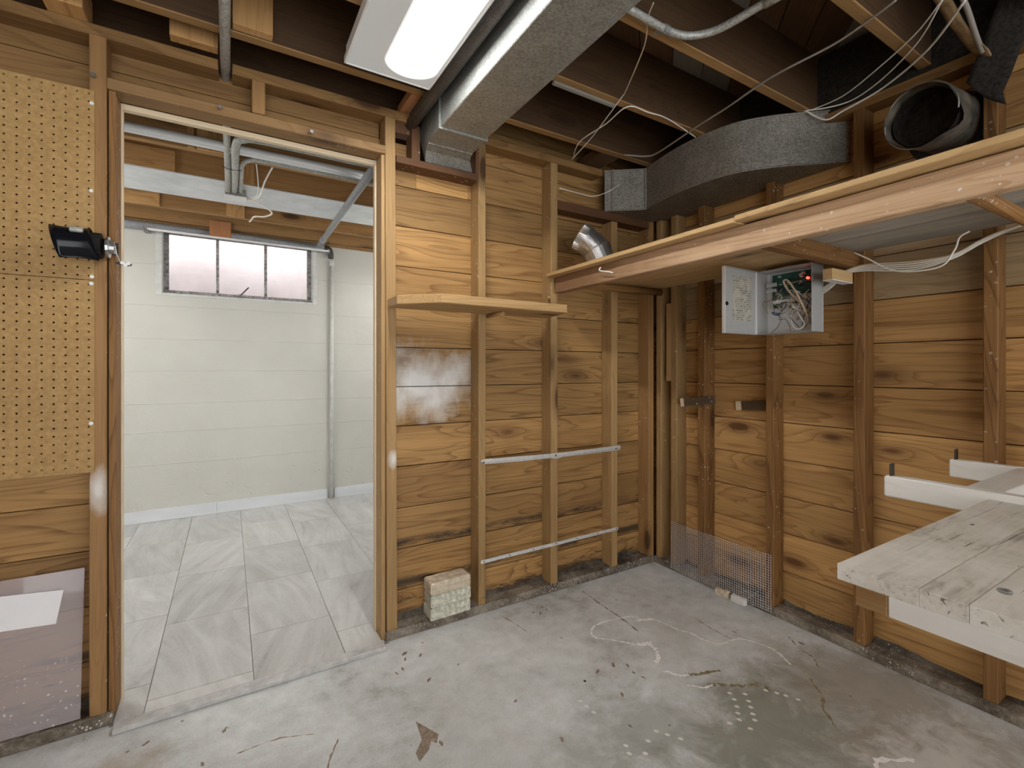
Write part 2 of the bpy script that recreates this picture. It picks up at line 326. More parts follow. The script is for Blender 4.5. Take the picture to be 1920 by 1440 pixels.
def m_pegboard():
    g = G('hardboard_tan'); o = g.pos()
    n = g.noise(o, 55, 6, 0.75); n2 = g.noise(o, 2.2, 3)
    c = g.ramp(g.math('ADD', g.math('MULTIPLY', n, 0.7), g.math('MULTIPLY', n2, 0.3)), [(0.36, (0.32, 0.19, 0.068)), (0.52, (0.43, 0.265, 0.10)), (0.66, (0.53, 0.35, 0.15))])
    return g.fin(c, 0.6, 0, 0.35, bump=n, bstr=0.08)
M['peg'] = m_pegboard()
def m_lens():
    g = G('lit_prismatic_lens'); o = g.obj(); s_ = g.sep(o)
    dx = g.math('DIVIDE', g.math('SUBTRACT', s_[0], 0.052), 0.098)
    dy = g.math('MULTIPLY', g.math('MAXIMUM', g.math('SUBTRACT', g.math('ABSOLUTE', s_[1]), 0.345), 0.0), 12.0)
    d = g.math('SQRT', g.math('ADD', g.math('MULTIPLY', dx, dx), g.math('MULTIPLY', dy, dy)))
    dots = g.voro(g.mapv(o, scale=(190, 190, 1)), 1.0, 0.0).outputs['Distance']
    st = g.ramp(d, [(0.36, 1.0), (0.56, 0.20), (0.74, 0.046), (0.95, 0.013), (1.45, 0.0062), (2.1, 0.0033)])
    st = g.math('MULTIPLY', st, LENS_POWER)
    st = g.math('MULTIPLY', st, g.math('ADD', 0.55, g.math('MULTIPLY', dots, 1.0)))
    g.set(g.b, 'Emission Color', (1.0, 0.98, 0.95, 1)); g.set(g.b, 'Emission Strength', st)
    return g.fin((0.34, 0.37, 0.36), 0.3, 0, 0.5)
M['lens'] = m_lens()
def m_emit(name, col, st):
    g = G(name); g.set(g.b, 'Emission Color', (*col, 1)); g.set(g.b, 'Emission Strength', st); return g.fin((0.8, 0.8, 0.8), 0.4)
M['tube2'] = m_emit('lit_tube', (1.0, 0.98, 0.95), ROOM2_POWER)
M['led'] = m_emit('red_led', (1.0, 0.03, 0.02), 6.0)
def m_glass(name, tint, alpha, rough=0.03):
    g = G(name)
    tr = g.new('ShaderNodeBsdfTransparent', {0: (*tint, 1)}); gl = g.new('ShaderNodeBsdfGlossy', {0: (1, 1, 1, 1), 'Roughness': rough})
    fr = g.new('ShaderNodeFresnel', {0: 1.45}); mx = g.new('ShaderNodeMixShader', {0: g.math('MULTIPLY', fr.outputs[0], 0.8)})
    g.l.new(tr.outputs[0], mx.inputs[1]); g.l.new(gl.outputs[0], mx.inputs[2])
    df = g.new('ShaderNodeBsdfDiffuse', {0: (0.82, 0.75, 0.74, 1)}); m2 = g.new('ShaderNodeMixShader')
    p = g.pos(); s_ = g.sep(p)
    dust = g.voro(p, 70.0); dm = g.math('LESS_THAN', dust.outputs['Distance'], g.math('MULTIPLY', g.math('POWER', g.sep(dust.outputs['Color'])[0], 3.0), 0.30))
    low = g.ramp(s_[2], [(0.05, 1.0), (0.30, 0.0)])
    a = g.math('ADD', alpha, g.math('MULTIPLY', g.math('MULTIPLY', dm, low), 0.75)) if 'acrylic' in name else alpha
    g.set(m2, 0, a); g.l.new(mx.outputs[0], m2.inputs[1]); g.l.new(df.outputs[0], m2.inputs[2]); g.l.new(m2.outputs[0], g.out.inputs[0])
    return g.m
M['acrylic'] = m_glass('dusty_clear_acrylic', (0.95, 0.93, 0.96), 0.26)
M['pane'] = m_glass('window_glass', (0.97, 0.97, 1.0), 0.05)
def m_labelprint():
    g = G('wiring_label_print'); o = g.obj(); s_ = g.sep(o)
    ln = g.math('FRACT', g.math('MULTIPLY', s_[2], 95.0)); wd = g.noise(g.mapv(o, scale=(170, 170, 95)), 1.0, 1)
    blk = g.math('GREATER_THAN', g.noise(g.mapv(o, scale=(26, 26, 20)), 1.0, 0), 0.44)
    ink = g.math('MULTIPLY', g.math('MULTIPLY', g.math('GREATER_THAN', ln, 0.45), g.math('GREATER_THAN', wd, 0.48)), blk)
    return g.fin(g.mix(g.math('MULTIPLY', ink, 0.8), (0.50, 0.47, 0.40), (0.10, 0.095, 0.085)), 0.6)
M['labelprint'] = m_labelprint()
M['welly'] = simple('window_well_render', (0.78, 0.72, 0.70), 0.9, 0, 0.2, 3, 0.12)
M['steelframe'] = simple('weathered_steel_frame', (0.34, 0.32, 0.31), 0.6, 0.2, 0.3, 45, 0.7, 0.4)
M['reveal'] = simple('white_painted_reveal', (0.66, 0.66, 0.62), 0.6, 0, 0.3, 12, 0.12)

# ------------------------------------------------------------------ mesh helpers
WL = {}
def link(o, parent=None):
    C.objects.link(o)
    if parent is not None:
        o.parent = parent
        o.matrix_parent_inverse = WL[parent.name].inverted()
    WL[o.name] = Matrix.LocRotScale(o.location, o.rotation_euler, None)
    return o
def mesh_obj(name, bm, mat, parent=None, loc=(0, 0, 0), rot=(0, 0, 0), smooth=False):
    bmesh.ops.recalc_face_normals(bm, faces=bm.faces[:])
    me = bpy.data.meshes.new(name); bm.to_mesh(me); bm.free()
    if smooth: me.shade_smooth()
    if mat: me.materials.append(M[mat] if isinstance(mat, str) else mat)
    o = bpy.data.objects.new(name, me); o.location = loc; o.rotation_euler = rot
    return link(o, parent)
def empty(name, loc=(0, 0, 0)):
    o = bpy.data.objects.new(name, None); o.location = loc; o.empty_display_size = 0.1
    return link(o)
def tag(o, label, cat, group=None):
    o['label'] = label; o['category'] = cat
    if group: o['group'] = group
    return o
def struct(o, label=None):
    o['kind'] = 'structure'
    if label: o['label'] = label
    return o
def bmbox(bm, lo, hi, bev=0.0):
    c = [(a + b) / 2 for a, b in zip(lo, hi)]; s = [abs(b - a) for a, b in zip(lo, hi)]
    r = bmesh.ops.create_cube(bm, size=1.0, matrix=Matrix.Translation(c) @ Matrix.Diagonal((*s, 1)))
    if bev:
        es = list({e for v in r['verts'] for e in v.link_edges})
        bmesh.ops.bevel(bm, geom=es, offset=bev, segments=1, affect='EDGES')
ROT = {'X': (0, 0, 0), 'Y': (0, 0, math.pi / 2), 'Z': (0, -math.pi / 2, 0)}
def box(name, lo, hi, mat, parent=None, grain='X', bev=0.0015, rot=None, jitter=0.0):
    """box given by its world corners; local X runs along the grain"""
    c = Vector([(a + b) / 2 for a, b in zip(lo, hi)]); s = [abs(b - a) for a, b in zip(lo, hi)]
    if grain == 'Y': s = [s[1], s[0], s[2]]
    if grain == 'Z': s = [s[2], s[1], s[0]]
    bm = bmesh.new(); h = [x / 2 for x in s]
    bmbox(bm, [-x for x in h], h, min(bev, min(s) * 0.3))
    r = ROT[grain]
    o = mesh_obj(name, bm, mat, parent, c, r)
    if rot: o.rotation_euler = (Matrix.Rotation(rot[1], 3, rot[0]) @ o.rotation_euler.to_matrix()).to_euler()
    return o
def bar(name, p0, p1, w, h, mat, parent=None, up=(0, 0, 1), bev=0.0015):
    """beam between two points, local X along it, w sideways, h along up"""
    p0, p1 = Vector(p0), Vector(p1); d = (p1 - p0); L = d.length; d.normalize()
    y = Vector(up).cross(d).normalized(); z = d.cross(y)
    bm = bmesh.new(); bmbox(bm, (-L / 2, -w / 2, -h / 2), (L / 2, w / 2, h / 2), min(bev, min(w, h) * 0.3))
    return mesh_obj(name, bm, mat, parent, (p0 + p1) / 2, Matrix((d, y, z)).transposed().to_euler())
def smooth_path(pts, n=6):
    P = [Vector(p) for p in pts]
    if len(P) < 3: return P
    out = []
    for i in range(len(P) - 1):
        a = P[max(i - 1, 0)]; b = P[i]; c = P[i + 1]; d = P[min(i + 2, len(P) - 1)]
        for k in range(n):
            t = k / n
            out.append(0.5 * ((2 * b) + (c - a) * t + (2 * a - 5 * b + 4 * c - d) * t * t + (3 * b - a - 3 * c + d) * t ** 3))
    out.append(P[-1]); return out
def bmtube(bm, pts, r, seg=8, caps=True, hollow=False):
    rings = []; prev = None
    for i, p in enumerate(pts):
        t = (pts[min(i + 1, len(pts) - 1)] - pts[max(i - 1, 0)]).normalized()
        if prev is None:
            a = Vector((0, 0, 1)) if abs(t.z) < 0.9 else Vector((1, 0, 0)); n = t.cross(a).normalized()
        else: n = (prev - t * prev.dot(t)).normalized()
        prev = n; b = t.cross(n)
        rr = r[i] if isinstance(r, (list, tuple)) else r
        rings.append([bm.verts.new(p + (n * math.cos(2 * math.pi * k / seg) + b * math.sin(2 * math.pi * k / seg)) * rr) for k in range(seg)])
    for a, b in zip(rings, rings[1:]):
        for k in range(seg): bm.faces.new((a[k], a[(k + 1) % seg], b[(k + 1) % seg], b[k]))
    if caps and not hollow:
        bm.faces.new(rings[0][::-1]); bm.faces.new(rings[-1])
    return rings
def tube(name, pts, r, mat, parent=None, seg=8, n=6, sm=True):
    P = smooth_path(pts, n) if n > 1 else [Vector(p) for p in pts]
    c = sum(P, Vector()) / len(P); bm = bmesh.new(); bmtube(bm, [p - c for p in P], r, seg)
    return mesh_obj(name, bm, mat, parent, c, smooth=sm)
def prism(name, poly, z0, z1, mat, parent=None, bev=0.0, loc=None):
    """vertical extrusion of an x,y outline"""
    c = Vector((sum(p[0] for p in poly) / len(poly), sum(p[1] for p in poly) / len(poly), (z0 + z1) / 2))
    bm = bmesh.new()
    lo = [bm.verts.new((x - c.x, y - c.y, z0 - c.z)) for x, y in poly]; hi = [bm.verts.new((x - c.x, y - c.y, z1 - c.z)) for x, y in poly]
    bm.faces.new(lo[::-1]); bm.faces.new(hi); n = len(poly)
    for i in range(n): bm.faces.new((lo[i], lo[(i + 1) % n], hi[(i + 1) % n], hi[i]))
    if bev: bmesh.ops.bevel(bm, geom=bm.edges[:], offset=bev, segments=1, affect='EDGES')
    return mesh_obj(name, bm, mat, parent, c)
def ribbon(name, pts, w, mat, parent, z=0.0012, jag=0.5, n=8, seed=0):
    """thin irregular flat line lying on the floor"""
    rr = random.Random(seed); P = smooth_path([(x, y, z) for x, y in pts], n); bm = bmesh.new(); L = []
    for i, p in enumerate(P):
        t = (P[min(i + 1, len(P) - 1)] - P[max(i - 1, 0)]).normalized(); s = Vector((-t.y, t.x, 0))
        ww = w * (1 - jag + 2 * jag * rr.random()) * (0.35 if i in (0, len(P) - 1) else 1)
        o = s * w * jag * (rr.random() - 0.5)
        L.append((bm.verts.new(p + s * ww / 2 + o), bm.verts.new(p - s * ww / 2 + o)))
    for a, b in zip(L, L[1:]): bm.faces.new((a[0], a[1], b[1], b[0]))
    return mesh_obj(name, bm, mat, parent)
def spot(name, x, y, r, mat, parent, z=0.001, asp=0.6, ang=0.5, seed=0, n=11, jag=0.35):
    rr = random.Random(seed); bm = bmesh.new()
    vs = []
    for k in range(n):
        a = 2 * math.pi * k / n; q = r * (1 - jag + 2 * jag * rr.random())
        u, v = q * math.cos(a), q * asp * math.sin(a)
        vs.append(bm.verts.new((x + u * math.cos(ang) - v * math.sin(ang), y + u * math.sin(ang) + v * math.cos(ang), z)))
    bm.faces.new(vs)
    return mesh_obj(name, bm, mat, parent)

YF, YB, XF, XB = 2.06, 2.147, 2.27, 2.357      # stud faces and board faces of the two walls
ZJ, ZS = 2.352, 2.613                          # joist undersides, subfloor underside
XL, YN = -1.6, -1.9                            # how far the place goes on beside and behind the camera

# ------------------------------------------------------------------ floor
bm = bmesh.new(); bmbox(bm, (XL, YN, -0.08), (2.40, 2.147, 0.0))
floor = struct(mesh_obj('floor', bm, 'concrete'))
OUT = [(1.952,1.053),(1.992,1.141),(1.984,1.207),(1.939,1.278),(1.835,1.293),(1.800,1.357),(1.799,1.412),(1.777,1.453),(1.759,1.530),(1.747,1.584),(1.700,1.607),(1.676,1.654),(1.606,1.677),(1.516,1.690),(1.455,1.682),(1.415,1.654),(1.404,1.611),(1.452,1.561),(1.496,1.508),(1.524,1.471),(1.570,1.459)]
ribbon('mineral_line', OUT, 0.0065, 'efflor', floor, jag=0.75, seed=1)
ribbon('mineral_line', [(1.524,1.476),(1.55,1.464),(1.572,1.459),(1.585,1.45)], 0.020, 'efflor', floor, 0.0014, jag=0.6, seed=21)
ribbon('mineral_line', [(1.570,1.459),(1.564,1.413),(1.545,1.381),(1.492,1.343)], 0.013, 'efflor', floor, 0.0014, jag=0.8, seed=2)
ribbon('mineral_line', [(1.66,1.62),(1.70,1.607),(1.745,1.585)], 0.012, 'efflor', floor, 0.0014, jag=0.8, seed=22)
ribbon('mineral_line', [(1.472,1.29),(1.492,1.280),(1.504,1.247),(1.549,1.224)], 0.008, 'efflor', floor, 0.0014, jag=0.8, seed=3)
ribbon('damp_line', [(1.53,1.232),(1.549,1.224),(1.597,1.204),(1.677,1.182)], 0.011, 'moss', floor, jag=0.8, seed=4)
ribbon('damp_line', [(1.56,1.144),(1.592,1.137),(1.636,1.093),(1.684,1.074),(1.734,1.048),(1.723,1.007)], 0.013, 'moss', floor, jag=0.85, seed=5)
ribbon('mineral_line', [(1.49,1.19),(1.532,1.147),(1.575,1.142)], 0.007, 'efflor', floor, 0.0014, jag=0.8, seed=6)
ribbon('floor_crack', [(1.638,1.988),(1.629,1.884),(1.623,1.770),(1.618,1.666),(1.604,1.549)], 0.006, 'floorstain', floor, 0.0008, jag=0.8, seed=7)
ribbon('floor_crack', [(1.137,1.984),(1.155,1.889),(1.165,1.813)], 0.005, 'floorstain', floor, 0.0008, jag=0.8, seed=8)
ribbon('floor_crack', [(1.925,1.491),(1.910,1.382),(1.915,1.288)], 0.004, 'floorstain', floor, 0.0008, jag=0.8, seed=9)
ribbon('floor_crack', [(0.305,1.60),(0.262,1.52),(0.235,1.43)], 0.004, 'floorstain', floor, 0.0008, jag=0.8, seed=10)
ribbon('floor_crack', [(0.02,1.70),(0.14,1.70),(0.24,1.66)], 0.0035, 'floorstain', floor, 0.0008, jag=0.9, seed=11)
ribbon('floor_crack', [(2.15,1.17),(2.10,1.10),(2.08,1.03),(2.03,0.99)], 0.005, 'moss', floor, 0.0008, jag=0.9, seed=12)
ribbon('floor_crack', [(1.93,0.97),(1.87,0.90),(1.80,0.86),(1.74,0.79)], 0.008, 'moss', floor, 0.0008, jag=0.9, seed=13)
ribbon('floor_crack', [(1.42,0.72),(1.52,0.66),(1.60,0.67),(1.70,0.60)], 0.010, 'efflor', floor, 0.0012, jag=0.9, seed=14)
ribbon('floor_crack', [(1.62,0.62),(1.70,0.66),(1.80,0.60)], 0.012, 'efflor', floor, 0.0012, jag=0.9, seed=15)
for i, (x, y, r) in enumerate([(1.251,1.425,.014),(1.336,1.426,.016),(1.382,1.392,.010),(1.370,1.347,.010),(1.380,1.309,.010),(0.887,1.451,.009),(1.240,1.277,.012),(0.924,1.224,.014),(1.155,1.152,.010),(1.357,1.923,.010),(1.353,1.956,.009),(1.311,1.911,.012),(1.283,1.932,.009),(2.146,1.112,.016),(1.976,1.320,.009),(0.634,1.936,.016),(0.688,1.889,.013),(0.624,1.894,.010),(0.595,1.839,.012),(0.567,1.824,.010),(0.662,1.723,.012),(0.798,1.752,.007),(-0.014,1.832,.013),(0.583,1.409,.012),(-0.069,1.708,.010),(-0.229,1.896,.012)]):
    spot('floor_stain', x, y, r, 'floorstain', floor, asp=0.45, ang=0.6 + (i % 5) * 0.3, seed=i)
prism('floor_stain', [(0.545,1.543),(0.590,1.450),(0.571,1.420),(0.558,1.436),(0.541,1.408),(0.499,1.379),(0.500,1.415),(0.535,1.457)], 0.0, 0.0009, 'floorstain', floor)
for i, (x, y) in enumerate([(1.588,1.079),(1.572,1.050),(1.547,1.023),(1.520,1.002),(1.496,0.980),(1.453,0.987),(1.632,1.047),(1.608,1.018),(1.586,0.995),(1.561,0.972),(1.539,0.952),(1.490,0.937),(1.718,1.018),(1.738,0.989),(1.752,0.964),(1.770,0.930),(1.212,1.091),(1.233,1.062),(1.256,1.027),(1.158,1.076),(1.083,1.099),(1.070,1.071),(1.113,1.045),(1.090,1.298),(1.092,1.263),(1.088,1.331)]):
    spot('pale_spot', x, y, 0.0085, 'palespot', floor, asp=0.75, ang=2.2, seed=50 + i, jag=0.12)
spot('drill_hole', 1.172, 1.407, 0.006, 'blackm', floor, asp=0.9, seed=3, jag=0.1)

# tiled floor of the next room
bm = bmesh.new(); bmbox(bm, (-2.5, 2.147, -0.08), (3.0, 4.9, 0.0)); bmbox(bm, (-0.345, 2.045, 0.0), (0.60, 2.3, 0.0035)); bmbox(bm, (-2.5, 2.17, 0.0), (3.0, 4.6, 0.0035))
floor2 = struct(mesh_obj('floor_tiled', bm, 'grout'))
cols = {-2: 2.52, -1: 2.24, 0: 2.124, 1: 2.413, 2: 2.243, 3: 2.55, 4: 2.36, 5: 2.1, 6: 2.48, -3: 2.20, -4: 2.41, -5: 2.3}
for k, y0 in cols.items():
    x0 = -0.254 + 0.3365 * k; ys = [y0 - 0.587 + 0.587 * j for j in range(6)]
    for ya in ys:
        yb = ya + 0.587
        xa, xb = x0 + 0.0012, x0 + 0.3365 - 0.0012
        ymin = 2.05 if k in (-1, 0, 1, 2) else 2.17
        a, b = max(ya, ymin) + 0.0012, min(yb, 4.594) - 0.0012
        if b - a < 0.02: continue
        if k in (0, 1) or a > 2.17: box('tile', (xa, a, 0.0), (xb, b, 0.0065), 'tile', floor2, 'Y', 0.0008)
        elif k == -1: prism('tile', [(-0.335, a), (xb, a), (xb, b), (xa, b), (xa, 2.17), (-0.335, 2.17)], 0.0, 0.0065, 'tile', floor2)
        else: prism('tile', [(xa, a), (0.585, a), (0.585, 2.17), (xb, 2.17), (xb, b), (xa, b)], 0.0, 0.0065, 'tile', floor2)
trim1 = struct(box('trim_1', (-0.330, 1.992, 0.0), (0.575, 2.040, 0.019), 'nosing', None, 'X', 0.003), 'pale grey tile edge strip along the doorway threshold')

# ------------------------------------------------------------------ back wall (with the doorway)
wb = struct(empty('wall_back', (0, YB, 0)))
ZL = [0.0, 0.175, 0.363, 0.553, 0.746, 0.935, 1.118, 1.302, 1.489, 1.679, 1.866, 2.052, 2.25, 2.43, 2.613]
for a, b in zip(ZL, ZL[1:]):
    ja = random.uniform(-0.001, 0.001)
    if b <= 2.26:
        mat = 'plank_spray' if 0.93 < a < 1.31 else 'plank'
        if a < 2.2 and b > 2.06:
            box('board', (0.585, YB + ja, a + 0.0012), (0.76, YB + 0.02, b - 0.0022), mat, wb)
            box('board', (1.03, YB + ja, a + 0.0012), (XB + 0.03, YB + 0.02, b - 0.0022), mat, wb)
            box('board', (0.76, YB + ja, a + 0.0012), (1.03, YB + 0.02, 2.15), mat, wb)
        else:
            box('board', (0.585, YB + ja, a + 0.0012), (XB + 0.03, YB + 0.02, b - 0.0022), mat, wb)
for a, b in ((2.25, 2.43), (2.43, 2.61)):
    box('board', (1.05, YB, a + 0.0012), (XB + 0.03, YB + 0.02, b - 0.0022), 'plank', wb)
ZL2 = [0.0, 0.19, 0.38, 0.572, 0.735, 0.93, 1.12, 1.31, 1.50, 1.69, 1.88, 2.06, 2.25, 2.345]
for a, b in zip(ZL2, ZL2[1:]):
    box('board', (XL, YB, a + 0.0012), (-0.36 if b < 2.26 else 0.585, YB + 0.02, b - 0.0012), 'plank' if a < 1.9 else 'plate', wb)
box('board', (-0.36, YB, 2.178), (0.585, YB + 0.02, 2.2488), 'plate', wb)
for lo, hi in (((0.60, YB + 0.0205, 0.0), (2.40, YB + 0.03, 2.10)), ((1.04, YB + 0.0205, 2.10), (2.40, YB + 0.03, 2.61)), ((XL, YB + 0.0205, 0.0), (-0.36, YB + 0.03, 2.345)), ((-0.36, YB + 0.0205, 2.18), (0.60, YB + 0.03, 2.345))):
    box('light_block_backing', lo, hi, 'blackm', wb, 'X', 0)  # black backing added behind the boards to stop light leaking through the seams
# framing
def st(x0, x1, z0, z1, mat='stud', y0=YF, y1=YB, lean=0.0):
    o = box('stud', (x0, y0, z0), (x1, y1, z1), mat, wb, 'Z', 0.0025)
    if lean: o.rotation_euler = (Matrix.Rotation(lean, 3, 'Y') @ o.rotation_euler.to_matrix()).to_euler()
    return o
st(-0.398, -0.354, 0.042, 2.316, 'post_l')
st(-1.25, -1.21, 0.042, 2.316, 'stud_or')
st(-0.83, -0.79, 0.042, 2.316, 'stud_or')
st(0.592, 0.638, 0.042, 2.312, 'post_r', lean=-0.004)
st(1.047, 1.087, 0.042, 2.312, 'stud'); st(1.482, 1.527, 0.042, 2.312, 'stud')
st(1.918, 1.964, 0.042, 2.066, 'stud'); st(2.222, 2.268, 0.042, 2.35, 'stud_or')
st(0.075, 0.121, 2.186, 2.312, 'stud_or')
box('header', (-0.354, YF, 2.146), (0.594, YB, 2.184), 'header', wb, 'X', 0.003)
box('top_plate', (XL, YF, 2.312), (-0.034, YB, 2.351), 'plate', wb, 'X', 0.003)
box('top_plate', (0.010, YF, 2.312), (0.700, YB, 2.351), 'plate', wb, 'X', 0.003)
box('top_plate', (1.03, YF, 2.312), (1.845, YB, 2.351), 'plate', wb, 'X', 0.003)
box('ledger', (1.528, YF, 2.068), (2.24, YB - 0.012, 2.117), 'redbrown', wb, 'X')
# opening for the duct boot
box('duct_frame', (0.638, YF, 2.122), (1.047, YB, 2.153), 'redbrown', wb, 'X')
box('duct_frame', (0.712, YF + 0.01, 2.153), (0.752, YB, 2.312), 'redbrown', wb, 'Z')
box('duct_frame', (1.030, YF - 0.003, 2.153), (1.047, YB, 2.312), 'redbrown', wb, 'Z')
box('duct_frame', (0.638, YF + 0.03, 2.27), (0.712, YB, 2.312), 'redbrown', wb, 'X')
# sill plates
box('sill_plate', (0.592, YF - 0.004, 0.0), (XF - 0.0, YB, 0.042), 'sill', wb, 'X', 0.004)
box('sill_plate', (XL, YF - 0.004, 0.0), (-0.338, YB, 0.042), 'sill', wb, 'X', 0.004)
for i, (x0, x1) in enumerate([(0.64, 1.045), (1.09, 1.48), (1.53, 1.917), (1.966, 2.22), (-0.79, -0.40)]):
    bm = bmesh.new(); n = 14; rr = random.Random(i)
    A = []; B = []
    for k in range(n + 1):
        x = x0 + (x1 - x0) * k / n; h = 0.014 + 0.006 * rr.random() + 0.010 * math.sin(k * 0.35 + i * 2)
        A.append((bm.verts.new((x, YB - 0.018 - 0.01 * rr.random(), 0.041)), bm.verts.new((x, YB - 0.003, 0.041 + h))))
    for a, b in zip(A, A[1:]): bm.faces.new((a[0], b[0], b[1], a[1]))
    mesh_obj('rot_strip', bm, 'rot', wb)
# door lining
d1 = struct(empty('door_1', (0.12, YB, 0)), 'open doorway lined with rough brown jambs and pale stop strips')
box('jamb', (-0.350, YF + 0.012, 0.03), (-0.330, YB + 0.02, 2.146), 'stud_dk', d1, 'Z')
box('jamb', (0.574, YF + 0.012, 0.0), (0.592, YB + 0.02, 2.146), 'stud', d1, 'Z')
box('stop_strip', (-0.330, YB + 0.004, 0.012), (-0.3245, YB + 0.03, 2.13), 'pale_trim', d1, 'Z', 0.001)
box('stop_strip', (0.566, YB + 0.004, 0.012), (0.574, YB + 0.03, 2.13), 'pale_trim', d1, 'Z', 0.001)
box('stop_strip', (-0.330, YB + 0.004, 2.126), (0.574, YB + 0.03, 2.146), 'pale_trim', d1, 'X', 0.001)
def nail(x, y, z, parent, L=0.02, r=0.0035, mat='steel', d=(0, -1, 0), head=1.8, name='screw'):
    P = Vector((x, y, z)); D = Vector(d).normalized(); bm = bmesh.new()
    bmtube(bm, [Vector(), D * (L * 0.85), D * (L * 0.851), D * L], [r, r, r * head, r * head * 0.8], 8)
    return mesh_obj(name, bm, mat, parent, P)
for p in [(-0.028, YF, 2.166), (0.285, YF, 2.157), (-0.384, YF, 2.171)]: nail(*p, wb, 0.022, 0.0045)

# ------------------------------------------------------------------ right wall
wr = struct(empty('wall_right', (XB, 0, 0)))
ZR = [0.0, 0.20, 0.39, 0.568, 0.752, 0.935, 1.123, 1.31, 1.493, 1.678, 1.865, 2.05, 2.24, 2.42, 2.613]
for a, b in zip(ZR, ZR[1:]):
    j = random.uniform(-0.001, 0.001)
    mat = 'plank_grey' if 1.49 < a < 1.87 else 'plank_r'
    if a in (1.123, 0.568, 2.05):
        box('board', (XB + j, YN, a + 0.0012), (XB + 0.02, 0.548, b - 0.0022), mat, wr, 'Y')
        box('board', (XB + j, 0.549, a + 0.0012), (XB + 0.02, 2.147, b - 0.0022), mat, wr, 'Y')
    else:
        box('board', (XB + j, YN, a + 0.0012), (XB + 0.02, 2.147, b - 0.0022), mat, wr, 'Y')
for i, (y0, y1, m) in enumerate([(2.002, 2.042, 'stud'), (1.887, 1.929, 'stud'), (1.694, 1.741, 'stud_dk'), (1.308, 1.347, 'stud_dk'), (0.926, 0.967, 'stud_dk'), (0.528, 0.566, 'stud_dk'), (0.125, 0.165, 'stud_dk'), (-0.28, -0.24, 'stud_dk'), (-0.69, -0.65, 'stud_dk')]):
    box('stud', (XF, y0, 0.042), (XB, y1, 2.292), m, wr, 'Z', 0.0025)
box('stud_scab', (XF + 0.001, 1.930, 1.128), (XF + 0.05, 1.965, 1.595), 'light', wr, 'Z')
box('sill_plate', (XF - 0.004, YN, 0.0), (XB, YF - 0.005, 0.042), 'sill', wr, 'Y', 0.004)
box('top_plate', (XF, YN, 2.292), (XB, 2.0, 2.330), 'plate', wr, 'Y', 0.003)
for i, (y0, y1) in enumerate([(1.35, 1.69), (0.97, 1.30), (0.57, 0.92), (0.17, 0.52), (1.745, 1.885)]):
    bm = bmesh.new(); n = 12; rr = random.Random(40 + i); A = []
    for k in range(n + 1):
        y = y0 + (y1 - y0) * k / n; h = 0.014 + 0.006 * rr.random() + 0.008 * math.sin(k * 0.4 + i * 2)
        A.append((bm.verts.new((XB - 0.020 - 0.006 * rr.random(), y, 0.041)), bm.verts.new((XB - 0.003, y, 0.041 + h))))
    for a, b in zip(A, A[1:]): bm.faces.new((a[0], b[0], b[1], a[1]))
    mesh_obj('rot_strip', bm, 'rot', wr)
box('blackened_rim', (XF + 0.01, YN, 2.332), (XB, 2.0, 2.60), 'tar', wr, 'Y')
box('light_block_backing', (XB + 0.0205, YN, 0.0), (XB + 0.03, 2.17, 2.61), 'blackm', wr, 'Y', 0)  # added black sheet, keeps outside light out of the board gaps
# wall on the far left, behind the pegboard bay, and the rest of the shell
wl = struct(empty('wall_left', (XL, 0, 0)))
for a, b in zip(ZL2, ZL2[1:]):
    box('board', (XL - 0.02, YN, a + 0.0012), (XL, 2.147, b - 0.0012), 'plank', wl, 'Y')

# ------------------------------------------------------------------ ceiling: joists and diagonal subfloor
ce = struct(empty('ceiling', (0.4, 1.4, ZJ)))
JY = [0.71 - 0.38 * k for k in range(7, 0, -1)] + [0.71, 1.112, 1.49, 1.865]
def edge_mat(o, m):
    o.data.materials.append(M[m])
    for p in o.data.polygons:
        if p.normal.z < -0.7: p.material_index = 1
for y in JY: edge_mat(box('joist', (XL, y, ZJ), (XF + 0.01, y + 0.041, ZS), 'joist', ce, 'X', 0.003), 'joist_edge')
for y in (2.245, 2.62, 2.972, 3.385, 3.765, 4.145, 4.525): box('joist', (-2.5, y, ZJ), (3.0, y + 0.041, ZS), 'joist2' if y > 2.9 else 'joist', ce, 'X', 0.003)
# boards at about 42 degrees
ang = math.radians(42); ux, uy = math.cos(ang), math.sin(ang); nx, ny = -uy, ux
W = 0.1385
def clipline(s, x0, x1, y0, y1):
    t0, t1 = -99, 99
    for p, d, lo, hi in ((nx * s, ux, x0, x1), (ny * s, uy, y0, y1)):
        a, b = (lo - p) / d, (hi - p) / d
        if a > b: a, b = b, a
        t0, t1 = max(t0, a), min(t1, b)
    return t0, t1
s = -3.05
while s < 4.8:
    t0, t1 = clipline(s, XL - 0.1, 2.42, YN - 0.1, 2.2)
    s0 = -1.638 * uy + 1.39 * ux
    if t1 - t0 > 0.15:
        grey = (s0 - 2 * W - 0.02 < s - W / 2 < s0 - 0.04) or (-0.98 - W < s < -0.70)
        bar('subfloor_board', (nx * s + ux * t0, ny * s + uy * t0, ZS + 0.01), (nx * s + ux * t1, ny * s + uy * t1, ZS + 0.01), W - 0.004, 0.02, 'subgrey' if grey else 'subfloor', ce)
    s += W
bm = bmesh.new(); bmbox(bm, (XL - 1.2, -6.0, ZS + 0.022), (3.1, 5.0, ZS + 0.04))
mesh_obj('floor_above', bm, 'subfloor', ce)  # floor of the house above, extended past the open rear to block the sun
for k in range(18):
    box('subfloor_board', (-2.5 + 0.31 * k, 2.2, ZS), (-2.5 + 0.31 * k + 0.306, 4.9, ZS + 0.02), 'subfloor', ce, 'Y')
